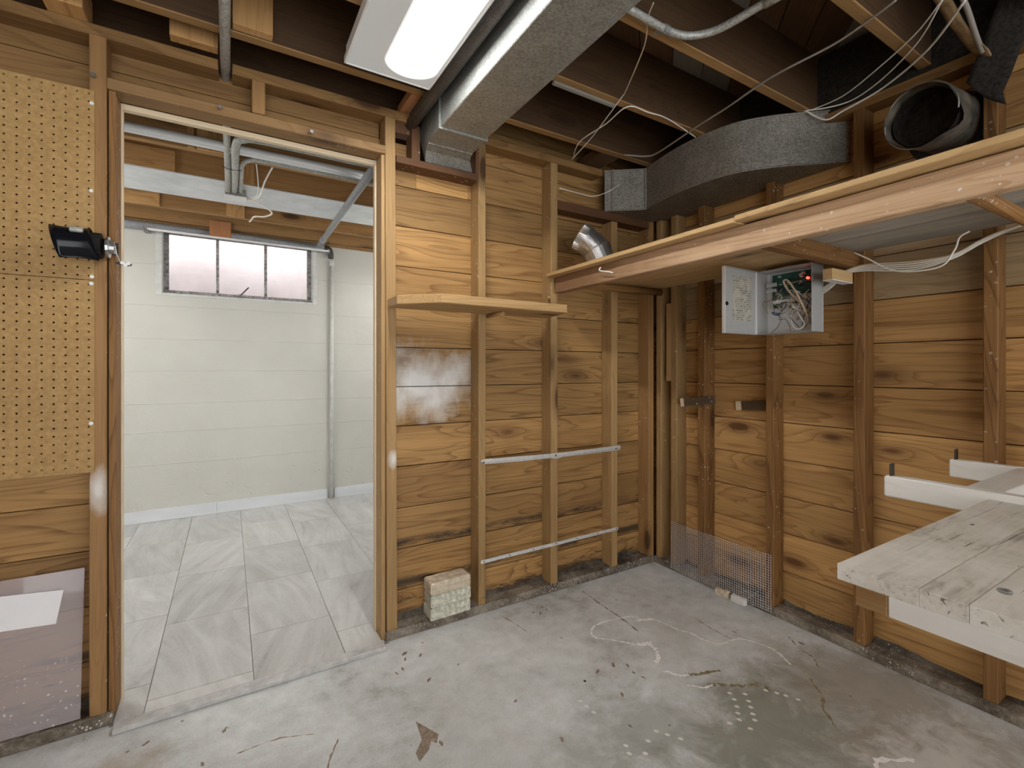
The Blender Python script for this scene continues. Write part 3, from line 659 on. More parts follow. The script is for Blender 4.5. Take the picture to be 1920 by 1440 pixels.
# blocking and bridging
box('blocking', (-0.176, 1.992, 2.352), (-0.034, 2.035, 2.56), 'block', ce, 'Z')
box('blocking', (0.010, 1.826, 2.356), (0.131, 1.863, 2.60), 'block', ce, 'Z')
box('blocking', (-0.50, 1.99, 2.352), (-0.40, 2.12, 2.45), 'block', ce, 'Y')
bar('bridging', (-0.42, 1.93, 2.36), (-0.52, 2.2, 2.58), 0.05, 0.02, 'stud_dk', ce)
box('blocking', (0.655, 1.907, 2.353), (0.70, 2.10, 2.392), 'block_red', ce, 'Y')
box('blocking', (0.705, 1.907, 2.353), (0.735, 2.10, 2.392), 'joist', ce, 'Y')
box('blocking', (1.70, 1.907, 2.353), (1.83, 2.10, 2.392), 'joist', ce, 'Y')
box('blocking', (1.11, 1.520, 2.340), (1.44, 1.538, 2.351), 'subgrey', ce, 'X')
# next room: scabs and blocks nailed to the joists
for (x0, x1, y, z0, z1, m) in [(-0.75, -0.27, 3.362, 2.352, 2.47, 'block'), (-0.185, -0.155, 2.955, 2.354, 2.60, 'block'), (-0.145, -0.005, 2.952, 2.354, 2.60, 'block'), (0.05, 0.135, 3.362, 2.354, 2.58, 'block'), (-0.018, 0.102, 4.122, 2.352, 2.60, 'block'), (-1.0, -0.42, 4.128, 2.352, 2.60, 'block')]:
    box('blocking', (x0, y, z0), (x1, y + 0.021, z1), m, ce, 'Z' if x1 - x0 < 0.2 else 'X')
box('blocking', (-0.135, 4.50, 2.275), (0.015, 4.524, 2.40), 'block_red', ce, 'Z')

# ------------------------------------------------------------------ far wall of the next room and its window
Y4 = 4.605
bm = bmesh.new(); wx0, wx1, wz0, wz1 = -0.496, 0.690, 1.783, 2.33
for lo, hi in (((-2.5, Y4, 0), (wx0, 4.85, 2.33)), ((wx1, Y4, 0), (3.0, 4.85, 2.33)), ((wx0, Y4, 0), (wx1, 4.85, wz0))): bmbox(bm, lo, hi)
wf = struct(mesh_obj('wall_far', bm, 'farwall'))
box('wall_plate', (-2.5, 4.60, 2.3302), (3.0, 4.75, 2.368), 'joist2', wf, 'X')
box('rim_board', (-2.5, 4.75, 2.33), (3.0, 4.80, ZS), 'joist2', wf, 'X')
for nm, x in (('wall_side_left', -2.5), ('wall_side_right', 3.0)):
    bm = bmesh.new(); s_ = -1 if x < 0 else 1; bmbox(bm, (x, 2.17, 0), (x + 0.1 * s_, 4.85, 2.62)); struct(mesh_obj(nm, bm, 'farwall'))
bb = struct(empty('baseboard_far', (0, Y4, 0)))
xs = [-2.5, -1.95, -1.36, -0.77, -0.085, 0.778, 0.838, 1.45, 2.05, 2.65, 3.0]
for a, b in zip(xs, xs[1:]):
    if abs(a - 0.778) < 1e-6: continue
    box('base_tile', (a + 0.001, 4.594, 0.0075), (b - 0.001, Y4, 0.099), 'basetile', bb, 'X', 0.001)
box('sealant_bead', (-2.5, 4.588, 0.0068), (3.0, 4.594, 0.0125), 'sealant', bb, 'X', 0.001)
w1 = struct(empty('window_1', (0.1, 4.72, 1.79)), 'weathered three-pane steel basement window in the pale concrete wall')
fx0, fx1, fz0, fz1 = -0.452, 0.652, 1.805, 2.325; yw = 4.70
box('reveal', (wx0, 4.60, wz0), (fx0, 4.80, 2.33), 'reveal', w1, 'Z', 0.004); box('reveal', (fx1, 4.60, wz0), (wx1, 4.80, 2.33), 'reveal', w1, 'Z', 0.004)
box('window_sill', (wx0, 4.603, wz0 - 0.002), (wx1, 4.80, fz0), 'reveal', w1, 'X', 0.006)
for nm, lo, hi in [('frame_bar', (fx0, yw, fz0), (fx0 + 0.034, yw + 0.03, fz1)), ('frame_bar', (fx1 - 0.034, yw, fz0), (fx1, yw + 0.03, fz1)), ('frame_bar', (fx0, yw - 0.012, fz0), (fx1, yw + 0.03, fz0 + 0.034)), ('frame_bar', (fx0, yw, fz1 - 0.03), (fx1, yw + 0.03, fz1)), ('mullion', (-0.094, yw - 0.004, fz0), (-0.073, yw + 0.026, fz1)), ('mullion', (0.267, yw - 0.004, fz0), (0.289, yw + 0.026, fz1))]:
    box(nm, lo, hi, 'steelframe', w1, 'X', 0.003)
for a, b in ((fx0 + 0.034, -0.094), (-0.073, 0.267), (0.289, fx1 - 0.034)):
    box('pane', (a, yw + 0.012, fz0 + 0.034), (b, yw + 0.016, fz1 - 0.03), 'pane', w1, 'X', 0)
bar('window_handle', (0.085, yw - 0.03, 1.832), (0.145, yw - 0.075, 1.90), 0.013, 0.006, 'steel_dk', w1)
bm = bmesh.new(); bmbox(bm, (0.06, yw - 0.035, 1.822), (0.12, yw - 0.012, 1.84), 0.002); mesh_obj('handle_bracket', bm, 'steelframe', w1)
# window well outside
bm = bmesh.new(); bmbox(bm, (-1.3, 5.35, 1.2), (1.6, 5.5, 2.5)); bmbox(bm, (-1.3, 4.85, 1.2), (1.6, 5.5, 1.5)); bmbox(bm, (-1.4, 4.85, 1.2), (-1.1, 5.5, 2.6)); bmbox(bm, (1.3, 4.85, 1.2), (1.6, 5.5, 2.6))
ww = struct(mesh_obj('window_well', bm, 'welly')); ww['label'] = 'pale pinkish rendered window well outside the basement window'
sun_d = bpy.data.lights.new('daylight', 'SUN'); sun_d.energy = 3.0; sun_d.angle = 0.4
sun = bpy.data.objects.new('daylight', sun_d); C.objects.link(sun); sun.rotation_euler = (math.radians(28), 0, math.radians(10))


# ------------------------------------------------------------------ pegboards
def pegboard(name, x0, x1, z0, z1, y, label, px, pz, zoff):
    nxh = int(round((x1 - x0) / px)); nzh = int((z1 - z0) / pz)
    bm = bmesh.new(); R = 0.0031; t = 0.005
    c = Vector(((x0 + x1) / 2, y, (z0 + z1) / 2)); cache = {}
    def V(x, z, yy=0.0):
        k = (round(x, 5), round(z, 5), yy)
        if k not in cache: cache[k] = bm.verts.new((x - c.x, yy, z - c.z))
        return cache[k]
    xs = [x1 - px * k for k in range(nxh + 1)][::-1]; xs[0] = x0
    zs = [z1 - pz * k for k in range(nzh + 1)] + ([z0] if z1 - pz * nzh - z0 > 1e-4 else [])
    zs = zs[::-1]
    for i in range(len(xs) - 1):
        for j in range(len(zs) - 1):
            a, b, e, f = xs[i], xs[i + 1], zs[j], zs[j + 1]
            if f - e < 0.012 or b - a < 0.012:
                bm.faces.new((V(a, e), V(b, e), V(b, f), V(a, f))); continue
            cx = b - px / 2; cz = f - pz / 2
            ring = [V(cx + R * math.cos(math.pi / 4 * (k + 0.5)), cz + R * math.sin(math.pi / 4 * (k + 0.5))) for k in range(8)]
            rb = [V(cx + R * math.cos(math.pi / 4 * (k + 0.5)), cz + R * math.sin(math.pi / 4 * (k + 0.5)), t) for k in range(8)]
            co = [V(b, f), V(a, f), V(a, e), V(b, e)]        # corners at 45, 135, 225, 315
            for q in range(4):
                r0, r1 = ring[2 * q], ring[2 * q + 1]; r2 = ring[(2 * q + 2) % 8]
                bm.faces.new((co[q], r0, r1) if False else (co[q], r1, r0))
                bm.faces.new((co[q], co[(q + 1) % 4], r2, r1))
            for k in range(8): bm.faces.new((ring[k], ring[(k + 1) % 8], rb[(k + 1) % 8], rb[k]))
    # rim of the sheet
    for (a, e, b, f) in ((x0, z0, x1, z0), (x1, z0, x1, z1), (x1, z1, x0, z1), (x0, z1, x0, z0)):
        bm.faces.new([bm.verts.new((q[0] - c.x, q[1], q[2] - c.z)) for q in ((a, 0, e), (b, 0, f), (b, t, f), (a, t, e))])
    return tag(mesh_obj(name, bm, 'peg', None, c), label, 'pegboard', 'pegboard panels on the left')
PX, PZ = 0.02845, 0.0262
def washer(x, z, parent): nail(x, YF - 0.006, z, parent, 0.003, 0.006, 'whiteplastic', head=1.0, name='washer')
p1 = pegboard('pegboard_panel', -0.383 - PX * 26, -0.383, 1.4955, 2.124, YF - 0.006, 'upper tan pegboard panel with rows of holes, left of the doorway', PX, PZ, 0)
p2 = pegboard('pegboard_panel', -0.383 - PX * 26, -0.383, 0.858, 1.4935, YF - 0.006, 'lower tan pegboard panel, below the horizontal seam', PX, PZ, 0)
for x, z in ((-0.390, 2.08), (-0.3895, 1.506), (-0.391, 1.79)): washer(x, z, p1)
for x, z in ((-0.391, 1.483), (-0.391, 1.02)): washer(x, z, p2)

# black shaded clamp lamp on the door post
t = tag(empty('clamp_light', (-0.41, 2.05, 1.59)), 'black glossy shade on a steel bracket clamped to the door post over the pegboard', 'lamp')
bm = bmesh.new(); A = []
for i in range(9):
    u = i / 8; row = []
    for k in range(13):
        a = math.radians(-75 + 215 * k / 12)
        r = 0.052 - 0.004 * math.sin(u * math.pi)
        y = -math.cos(a) * r * 0.75; z = math.sin(a) * r
        row.append(bm.verts.new((-0.058 + 0.096 * u + 0.012 * (-z / 0.05), y, z)))
    A.append(row)
for a, b in zip(A, A[1:]):
    for k in range(12): bm.faces.new((a[k], a[k + 1], b[k + 1], b[k]))
bmesh.ops.solidify(bm, geom=bm.faces[:], thickness=0.003)
sh = mesh_obj('shade', bm, 'black', t, (-0.405, 1.985, 1.597), smooth=True)
bm = bmesh.new(); bmtube(bm, [Vector((-0.012, 0, 0)), Vector((0.012, 0, 0))], 0.0415, 16)
mesh_obj('shade_cap', bm, 'blackm', t, (-0.365, 1.990, 1.597))
bm = bmesh.new()
bmbox(bm, (-0.014, -0.020, 0.026), (0.018, -0.0, 0.042), 0.003)
mesh_obj('shade_clip', bm, 'galv_pipe', t, (-0.41, 1.966, 1.60))
bar('neck', (-0.353, 1.99, 1.602), (-0.338, 2.0, 1.600), 0.03, 0.04, 'steel_dk', t)
bm = bmesh.new()
bmtube(bm, [Vector((0, 0, 0)), Vector((0.007, 0, 0))], 0.034, 14); bmtube(bm, [Vector((0.007, 0, 0)), Vector((0.020, 0, 0))], 0.020, 12)
mesh_obj('swivel_plate', bm, 'steel', t, (-0.342, 2.0, 1.598))
bar('bracket', (-0.328, 2.004, 1.612), (-0.336, 2.058, 1.59), 0.03, 0.012, 'steel_dk', t)
tube('wire_arm', [(-0.322, 2.0, 1.605), (-0.318, 2.0, 1.58), (-0.312, 2.01, 1.558)], 0.0022, 'steel', t)
bm = bmesh.new()
for k in range(6):
    bmtube(bm, [Vector((0.007 * k, 0.0, 0.003 * math.sin(k * 1.3))), Vector((0.007 * k + 0.006, 0.001, 0.003 * math.cos(k * 2.1)))], 0.0042, 6)
mesh_obj('chain', bm, 'steel_dk', t, (-0.322, 2.02, 1.551))
for k in range(3): nail(-0.305 + 0.008 * k, 2.016, 1.551 + 0.003 * (-1) ** k, t, 0.003, 0.0035, 'whiteplastic', name='chain_bead')

# ------------------------------------------------------------------ acrylic sheet and paper
lean = math.atan2(0.055, 0.48)
bm = bmesh.new(); bmbox(bm, (-0.62, -0.003, 0), (0, 0.003, 0.482), 0.0006)
ac = tag(mesh_obj('acrylic_sheet', bm, 'acrylic', None, (-0.421, 2.068, 0.046), (-lean, 0, 0)), 'dusty clear acrylic sheet leaning on the plank wall below the pegboard', 'plastic sheet')
bm = bmesh.new()
q = [(-0.36, 0.450), (-0.051, 0.422), (-0.067, 0.318), (-0.36, 0.340)]
lo = [bm.verts.new((x, -0.0046, z)) for x, z in q]; hi = [bm.verts.new((x, -0.0034, z)) for x, z in q]
bm.faces.new(lo); bm.faces.new(hi[::-1])
for i in range(4): bm.faces.new((lo[i], lo[(i + 1) % 4], hi[(i + 1) % 4], hi[i]))
tag(mesh_obj('paper_sheet', bm, 'paper', None, (-0.421, 2.068, 0.046), (-lean, 0, 0)), 'blank white paper stuck to the clear acrylic sheet', 'paper')

# ------------------------------------------------------------------ ceiling light
t = tag(empty('ceiling_light', (0.51, 1.285, 2.35)), 'fluorescent ceiling light with a glowing prismatic lens beside the duct', 'light')
lx0, lx1, ly0, ly1, lz = 0.350, 0.672, 0.825, 1.745, 2.290
bm = bmesh.new()
bmbox(bm, (lx0 + 0.006, ly0 + 0.006, lz + 0.022), (lx1 - 0.006, ly1 - 0.006, 2.351), 0.004)
mesh_obj('housing', bm, 'white', t)
fr = None
for lo, hi in (((lx0, ly0, lz - 0.002), (lx0 + 0.008, ly1, lz + 0.022)), ((lx1 - 0.008, ly0, lz - 0.002), (lx1, ly1, lz + 0.022)), ((lx0, ly1 - 0.008, lz - 0.002), (lx1, ly1, lz + 0.022)), ((lx0, ly0, lz - 0.002), (lx1, ly0 + 0.008, lz + 0.022))):
    bm = bmesh.new(); c = Vector([(a + b) / 2 for a, b in zip(lo, hi)]); bmbox(bm, Vector(lo) - c, Vector(hi) - c, 0.0015); mesh_obj('lens_frame', bm, 'white', t, c)
bm = bmesh.new(); cx, cy = (lx0 + lx1) / 2, (ly0 + ly1) / 2
bmbox(bm, (lx0 + 0.008 - cx, ly0 + 0.008 - cy, 0), (lx1 - 0.008 - cx, ly1 - 0.008 - cy, 0.004))
mesh_obj('lens', bm, 'lens', t, (cx, cy, lz))

# ------------------------------------------------------------------ main duct with its boot, pipe beside it
t = tag(empty('supply_duct', (0.865, 1.9, 2.2)), 'long galvanised rectangular duct with an angled boot at the back wall', 'duct')
dx0, dx1, dz0, dz1 = 0.757, 0.972, 2.212, 2.350
bm = bmesh.new(); bmbox(bm, (-0.1075, -1.92, -0.069), (0.1075, 1.855, 0.069), 0.003)
mesh_obj('duct_run', bm, 'galv', t, ((dx0 + dx1) / 2, 0, (dz0 + dz1) / 2))
def loft(name, secs, mat, parent, org):
    bm = bmesh.new(); R = []
    for s in secs: R.append([bm.verts.new(Vector(p) - Vector(org)) for p in s])
    for a, b in zip(R, R[1:]):
        for k in range(len(a)): bm.faces.new((a[k], a[(k + 1) % len(a)], b[(k + 1) % len(b)], b[k]))
    bm.faces.new(R[0]); bm.faces.new(R[-1][::-1])
    return mesh_obj(name, bm, mat, parent, org)
def sec(x0, x1, z0, z1, y): return [(x0, y, z0), (x1, y, z0), (x1, y, z1), (x0, y, z1)]
loft('boot', [sec(0.753, 0.976, 2.208, 2.35, 1.845), sec(0.755, 0.974, 2.208, 2.35, 1.93), sec(0.757, 0.972, 2.204, 2.345, 1.985), [(0.765, 2.03, 2.192), (0.985, 2.03, 2.192), (0.985, 2.08, 2.34), (0.765, 2.08, 2.34)], [(0.775, 2.07, 2.158), (1.018, 2.07, 2.158), (1.018, 2.14, 2.30), (0.775, 2.14, 2.30)]], 'galv', t, (0.865, 1.95, 2.25))
bm = bmesh.new()
bmbox(bm, (0.749, 1.838, 2.204), (0.980, 1.850, 2.352), 0.001); mesh_obj('seam_flange', bm, 'galv', t)
bm = bmesh.new(); bmbox(bm, (0.756, 1.978, 2.199), (0.974, 1.990, 2.206), 0.001); mesh_obj('seam_flange', bm, 'galv_dk', t)
tag(tube('steel_pipe', [(0.712, -1.9, 2.318), (0.712, 2.11, 2.318)], 0.0265, 'pipe_dk', None, 16, 1), 'dark steel pipe running along the ceiling between the light and the duct', 'pipe')

# ------------------------------------------------------------------ curved duct by the right wall
t = tag(empty('curved_duct', (2.2, 1.6, 2.11)), 'dull galvanised duct elbow curving from the back wall into the right wall above the shelf', 'duct')
outer = [(1.80, 2.115), (1.865, 2.062), (2.048, 1.92)]
curve = smooth_path([(2.048, 1.92, 0), (2.005, 1.72, 0), (1.992, 1.55, 0), (2.022, 1.36, 0), (2.112, 1.225, 0), (2.23, 1.115, 0), (2.345, 1.01, 0)], 5)
face = [(1.865, 2.062), (2.048, 1.92)] + [(p.x, p.y) for p in curve[1:]]
poly = face + [(2.352, 1.92), (2.24, 2.055), (2.22, 2.062)]
c0 = prism('duct_body', poly, 2.112, 2.350, 'galv_dk', t)
def rail(z, r, nm):
    P = [Vector((x - 0.002, y - 0.002, z)) for x, y in face]; bm = bmesh.new(); bmtube(bm, P, r, 6); return mesh_obj(nm, bm, 'galv_dk', t)
rail(2.116, 0.0045, 'seam'); rail(2.346, 0.0045, 'seam')
for (x, y) in ((2.046, 1.918), (1.90, 2.031)):
    bm = bmesh.new(); bmbox(bm, (-0.006, -0.006, -0.12), (0.006, 0.006, 0.12), 0.001); mesh_obj('seam_strip', bm, 'galv_dk', t, (x, y, 2.231), (0, 0, 0.7))

# ------------------------------------------------------------------ silver flue elbow on the shelf
def ringpath(name, secs, mat, parent, seg=24, cap=True):
    """secs: (centre, normal, radius)"""
    bm = bmesh.new(); R = []; org = Vector(secs[0][0])
    for c, n, r in secs:
        n = Vector(n).normalized(); a = Vector((0, 1, 0)); u = a.cross(n).normalized(); v = n.cross(u)
        R.append([bm.verts.new(Vector(c) - org + (u * math.cos(2 * math.pi * k / seg) + v * math.sin(2 * math.pi * k / seg)) * r) for k in range(seg)])
    for a, b in zip(R, R[1:]):
        for k in range(seg): bm.faces.new((a[k], a[(k + 1) % seg], b[(k + 1) % seg], b[k]))
    if cap: bm.faces.new(R[0][::-1])
    return mesh_obj(name, bm, mat, parent, org, smooth=False)
t = tag(empty('flue_elbow', (1.63, 1.86, 1.72)), 'shiny crimped silver stovepipe elbow lying on the high shelf', 'stovepipe elbow')
B = Vector((1.655, 1.86, 1.709)); R = 0.072
n0 = Vector((0.0, 0.0, 1)); n1 = Vector((-0.36, 0.30, 0.88)); n2 = Vector((-0.64, 0.54, 0.54))
c1 = B + Vector((0, 0, 0.050)); c2 = c1 + Vector((-0.016, 0.013, 0.062)); c3 = c2 + Vector((-0.040, 0.034, 0.050))
ringpath('elbow_gore', [(B, n0, R), (c1, n0 + n1 * 0.3, R)], 'chrome', t)
ringpath('elbow_gore', [(c1, n0 + n1 * 0.3, R * 1.03), (c2, n1, R * 1.03)], 'chrome', t)
ringpath('elbow_gore', [(c2, n1, R), (c3, n2 + n1 * 0.2, R)], 'chrome', t)
for c, n in ((c1, n0 + n1 * 0.3), (c2, n1)):
    ringpath('bead', [(c - Vector(n) * 0.004, n, R), (c, n, R * 1.07), (c + Vector(n) * 0.004, n, R)], 'chrome', t, cap=False)
# crimped end
bm = bmesh.new(); nn = n2.normalized(); u = Vector((0, 1, 0)).cross(nn).normalized(); v = nn.cross(u); Ra = []; Rb = []
for k in range(96):
    a = 2 * math.pi * k / 96; rr = R * (0.99 if k % 2 else 0.93)
    Ra.append(bm.verts.new((u * math.cos(a) + v * math.sin(a)) * R)); Rb.append(bm.verts.new(nn * 0.045 + (u * math.cos(a) + v * math.sin(a)) * rr))
for k in range(96): bm.faces.new((Ra[k], Ra[(k + 1) % 96], Rb[(k + 1) % 96], Rb[k]))
mesh_obj('crimped_end', bm, 'chrome', t, c3)

# ------------------------------------------------------------------ sooty flue collar on the right wall
t = tag(empty('flue_collar', (2.345, 0.70, 2.0)), 'torn sooty steel stovepipe stub with a black flange on the right wall', 'stovepipe')
FC = Vector((2.340, 0.672, 2.125)); MC = Vector((2.10, 0.690, 2.100)); ax = (MC - FC).normalized()
u = ax.cross(Vector((0, 0, 1))).normalized(); v = u.cross(ax)
bm = bmesh.new(); seg = 40; rows = []
for i in range(7):
    f = i / 6; row = []
    for k in range(seg):
        a = 2 * math.pi * k / seg
        r = 0.098 + 0.008 * f
        # torn mouth: a notch at the lower left
        cut = 0.0
        notch = math.exp(-((((a - 3.65 + math.pi) % (2 * math.pi)) - math.pi) / 0.42) ** 2) * 0.065
        L = ((MC - FC).length - notch * (f ** 3)) * f
        row.append(bm.verts.new(FC + ax * L + (u * math.cos(a) + v * math.sin(a)) * (r + 0.003 * math.sin(5 * a + f * 3))))
    rows.append(row)
for a, b in zip(rows, rows[1:]):
    for k in range(seg): bm.faces.new((a[k], a[(k + 1) % seg], b[(k + 1) % seg], b[k]))
bmesh.ops.solidify(bm, geom=bm.faces[:], thickness=0.0025)
mesh_obj('pipe_stub', bm, 'rust', t, smooth=True)
bm = bmesh.new(); ra = [bm.verts.new(FC + ax * 0.12 + (u * math.cos(2 * math.pi * k / 24) + v * math.sin(2 * math.pi * k / 24)) * 0.094) for k in range(24)]; bm.faces.new(ra); mesh_obj('soot_plug', bm, 'soot', t)
bm = bmesh.new(); LR = []
for L, r_ in ((0.115, 0.094), (0.165, 0.0955), (0.200, 0.097)):
    LR.append([bm.verts.new(FC + ax * L + (u * math.cos(2 * math.pi * k / 32) + v * math.sin(2 * math.pi * k / 32)) * r_) for k in range(32)])
for a, b in zip(LR, LR[1:]):
    for k in range(32): bm.faces.new((a[k], a[(k + 1) % 32], b[(k + 1) % 32], b[k]))
mesh_obj('soot_lining', bm, 'soot', t, smooth=True)
bm = bmesh.new(); RR = [(0.094, 0.0), (0.128, 0.0), (0.128, 0.004), (0.094, 0.004)]; rings = []
for (r, x) in RR: rings.append([bm.verts.new(Vector((2.352 - x, 0.678 + r * math.cos(2 * math.pi * k / 36), 2.115 + r * math.sin(2 * math.pi * k / 36)))) for k in range(36)])
for a, b in zip(rings, rings[1:] + rings[:1]):
    for k in range(36): bm.faces.new((a[k], a[(k + 1) % 36], b[(k + 1) % 36], b[k]))
mesh_obj('wall_flange', bm, 'flange', t)
for k in range(9):
    a = math.radians(-60 + 22 * k); nail(2.347, 0.678 - 0.115 * math.cos(a), 2.115 + 0.115 * math.sin(a), t, 0.002, 0.0065, 'blackm', (-1, 0, 0), 1.0, 'flange_hole')
ringc = [FC + ax * 0.235 + (u * math.cos(2 * math.pi * k / 32) + v * math.sin(2 * math.pi * k / 32)) * 0.108 for k in range(33) if not (17 < k < 25)]
bm = bmesh.new(); bmtube(bm, ringc[18:-1] + ringc[:18], 0.003, 6); mesh_obj('rolled_lip', bm, 'steel', t)

# tar paper strip and kraft paper by the right corner of the ceiling
def sheet(name, pts, thick, mat, label, cat):
    """pts: rows of 3d points"""
    bm = bmesh.new(); R = [[bm.verts.new(Vector(p)) for p in r] for r in pts]
    for a, b in zip(R, R[1:]):
        for k in range(len(a) - 1): bm.faces.new((a[k], a[k + 1], b[k + 1], b[k]))
    bmesh.ops.subdivide_edges(bm, edges=bm.edges[:], cuts=2, use_grid_fill=True)
    for vv in bm.verts: vv.co += Vector((noise.noise(vv.co * 9) * 0.006, noise.noise(vv.co * 9 + Vector((3, 1, 0))) * 0.006, noise.noise(vv.co * 25) * 0.003))
    bmesh.ops.solidify(bm, geom=bm.faces[:], thickness=thick)
    return tag(mesh_obj(name, bm, mat, None, smooth=True), label, cat)
sheet('tar_paper', [[(2.20, 0.500, 2.46), (2.215, 0.462, 2.46), (2.23, 0.425, 2.45)], [(2.20, 0.548, 2.315), (2.215, 0.50, 2.30), (2.23, 0.455, 2.29)], [(2.20, 0.592, 2.195), (2.215, 0.545, 2.175), (2.23, 0.505, 2.13)], [(2.205, 0.585, 2.185), (2.22, 0.545, 2.125), (2.235, 0.50, 2.085)]], 0.003, 'tar', 'black tar paper strip hanging from the ceiling at the far right', 'tar paper')
sheet('kraft_paper', [[(1.98, 0.62, 2.43), (2.0, 0.575, 2.40)], [(2.06, 0.60, 2.36), (2.08, 0.555, 2.33)], [(2.16, 0.575, 2.30), (2.18, 0.53, 2.27)], [(2.24, 0.56, 2.27), (2.25, 0.53, 2.25)]], 0.006, 'kraft', 'crumpled brown kraft paper hanging beside the black tar paper', 'paper')
tag(tube('grey_hose', [(1.93, 0.56, 2.45), (2.02, 0.545, 2.37), (2.11, 0.545, 2.31), (2.18, 0.545, 2.27)], 0.008, 'greycable', None, 8), 'grey flexible hose along the brown kraft paper near the ceiling', 'hose')

# ------------------------------------------------------------------ high shelf along the right wall
t = tag(empty('overhead_shelf', (1.9, 1.1, 1.6)), 'long overhead plank shelf with a pinkish front beam under the curved duct', 'shelf')
box('shelf_plank', (1.447, 0.966, 1.690), (1.625, 2.056, 1.708), 'shelfpl', t, 'Y', 0.002)
box('shelf_plank', (1.442, -0.6, 1.694), (1.625, 0.964, 1.712), 'shelfpl', t, 'Y', 0.002)
for x0, x1, m in ((1.628, 1.80, 'shelfpl'), (1.803, 1.99, 'shelfpl'), (1.993, 2.265, 'shelfpl')):
    box('shelf_plank', (x0, 0.966, 1.690), (x1, 2.056, 1.706), m, t, 'Y')
for x0, x1, m in ((1.628, 1.72, 'shelfpl'), (1.723, 1.99, 'shelfgrey'), (1.993, 2.265, 'shelfgrey')):
    box('shelf_plank', (x0, -0.6, 1.690), (x1, 0.964, 1.706), m, t, 'Y')
box('front_beam', (1.497, -0.6, 1.606), (1.538, 2.045, 1.690), 'beam', t, 'Y', 0.003)
box('cross_bar', (1.520, 0.945, 1.628), (2.269, 0.985, 1.690), 'stud_dk', t, 'X')
tube('rod', [(1.521, 2.0, 1.655), (2.262, 2.0, 1.668)], 0.020, 'stud_dk', t, 12, 1)
tube('rod', [(1.521, 0.40, 1.622), (2.265, 0.40, 1.640)], 0.019, 'stud_dk', t, 12, 1)
box('cleat', (1.521, 0.30, 1.672), (1.56, 0.75, 1.690), 'light', t, 'Y')
def hook(p, t):
    x, y, z = p; bm = bmesh.new()
    bmtube(bm, smooth_path([Vector((0, 0, 0)), Vector((-0.012, 0.0, -0.004)), Vector((-0.016, -0.004, -0.022)), Vector((-0.008, -0.006, -0.030))], 4), 0.0018, 6)
    return mesh_obj('wire_hook', bm, 'steel_dk', t, p, smooth=True)
hook((1.545, 1.52, 1.690), t); hook((1.62, 0.98, 1.660), t)
tube('wire_hook', [(1.477, 1.66, 1.672), (1.466, 1.655, 1.655), (1.470, 1.60, 1.640), (1.478, 1.58, 1.632)], 0.003, 'whitecable', t)

# small corner-cut shelf on the back wall
t = tag(empty('wall_shelf', (1.05, 2.0, 1.47)), 'small thick wooden shelf with a clipped corner on the back wall studs', 'shelf')
prism('shelf_board', [(0.598, 2.058), (0.598, 1.925), (0.744, 1.790), (1.392, 1.800), (1.462, 2.058)], 1.470, 1.508, 'light', t, 0.003)
tube('peg', [(1.095, 2.055, 1.46), (1.095, 1.90, 1.46)], 0.0095, 'light', t, 12, 1)
tube('peg', [(1.475, 2.07, 1.580), (1.45, 2.035, 1.579)], 0.008, 'light', None, 10, 1)
tag(bpy.data.objects['peg.001'], 'short wooden peg stuck in the stud just below the overhead shelf end', 'peg')

# ------------------------------------------------------------------ metal strips nailed over the studs
t = tag(empty('flattened_conduit', (1.5, 2.05, 0.74)), 'flattened galvanised conduit strip across the studs at mid height', 'metal strip')
bm = bmesh.new(); secs = []
for f, w in ((0, 0.004), (0.02, 0.012), (0.25, 0.013), (0.46, 0.012), (0.5, 0.016), (0.54, 0.012), (0.8, 0.013), (1.0, 0.014)):
    x = 1.055 + (1.978 - 1.055) * f; z = 0.745 - 0.008 * f - 0.006 * math.sin(math.pi * f)
    if w > 0.015: z -= 0.003
    secs.append([(x, YF - 0.012, z), (x, YF - 0.007, z - w), (x, YF - 0.001, z - w), (x, YF - 0.001, z + w), (x, YF - 0.007, z + w)])
R = [[bm.verts.new(p) for p in s] for s in secs]
for a, b in zip(R, R[1:]):
    for k in range(5): bm.faces.new((a[k], a[(k + 1) % 5], b[(k + 1) % 5], b[k]))
bm.faces.new(R[0]); bm.faces.new(R[-1][::-1]); mesh_obj('strip', bm, 'galv_lt', t)
for x in (1.068, 1.505, 1.94): nail(x, YF - 0.011, 0.742 if x < 1.4 else 0.736, t, 0.003, 0.003, 'steel_dk', name='nail')
t = tag(empty('metal_strap', (1.5, 2.05, 0.255)), 'pale perforated metal strap across the studs near the floor', 'metal strip')
bar('strap', (1.058, YF - 0.003, 0.253), (1.966, YF - 0.003, 0.262), 0.003, 0.018, 'galv_lt', t)
for k in range(7): nail(1.075 + 0.146 * k, YF - 0.0045, 0.2532 + 0.00144 * k, t, 0.002, 0.003, 'blackm', head=1.0, name='strap_hole')

# ------------------------------------------------------------------ stacked bricks
def brick(z, mat, label, dx, rot, flute=False):
    bm = bmesh.new(); L, Wd, Hh = 0.204, 0.094, 0.058
    bmbox(bm, (-L / 2, -Wd / 2, 0), (L / 2, Wd / 2, Hh), 0.006)
    bmesh.ops.subdivide_edges(bm, edges=[e for e in bm.edges if e.calc_length() > 0.03], cuts=9, use_grid_fill=True)
    for vv in bm.verts:
        k = noise.noise(vv.co * 60 + Vector((z * 90, 0, 0))) * 0.0012 + noise.noise(vv.co * 18 + Vector((0, z * 50, 0))) * 0.0012
        vv.co += vv.normal * k if vv.normal.length else Vector()
    return tag(mesh_obj('brick', bm, mat, None, (0.892 + dx, 2.084, z), (0, 0, rot)), label, 'brick', 'stack of three bricks on the sill plate')
brick(0.0425, 'brick_g', 'grey-green brick at the bottom of the stack by the doorway', 0.0, 0.02)
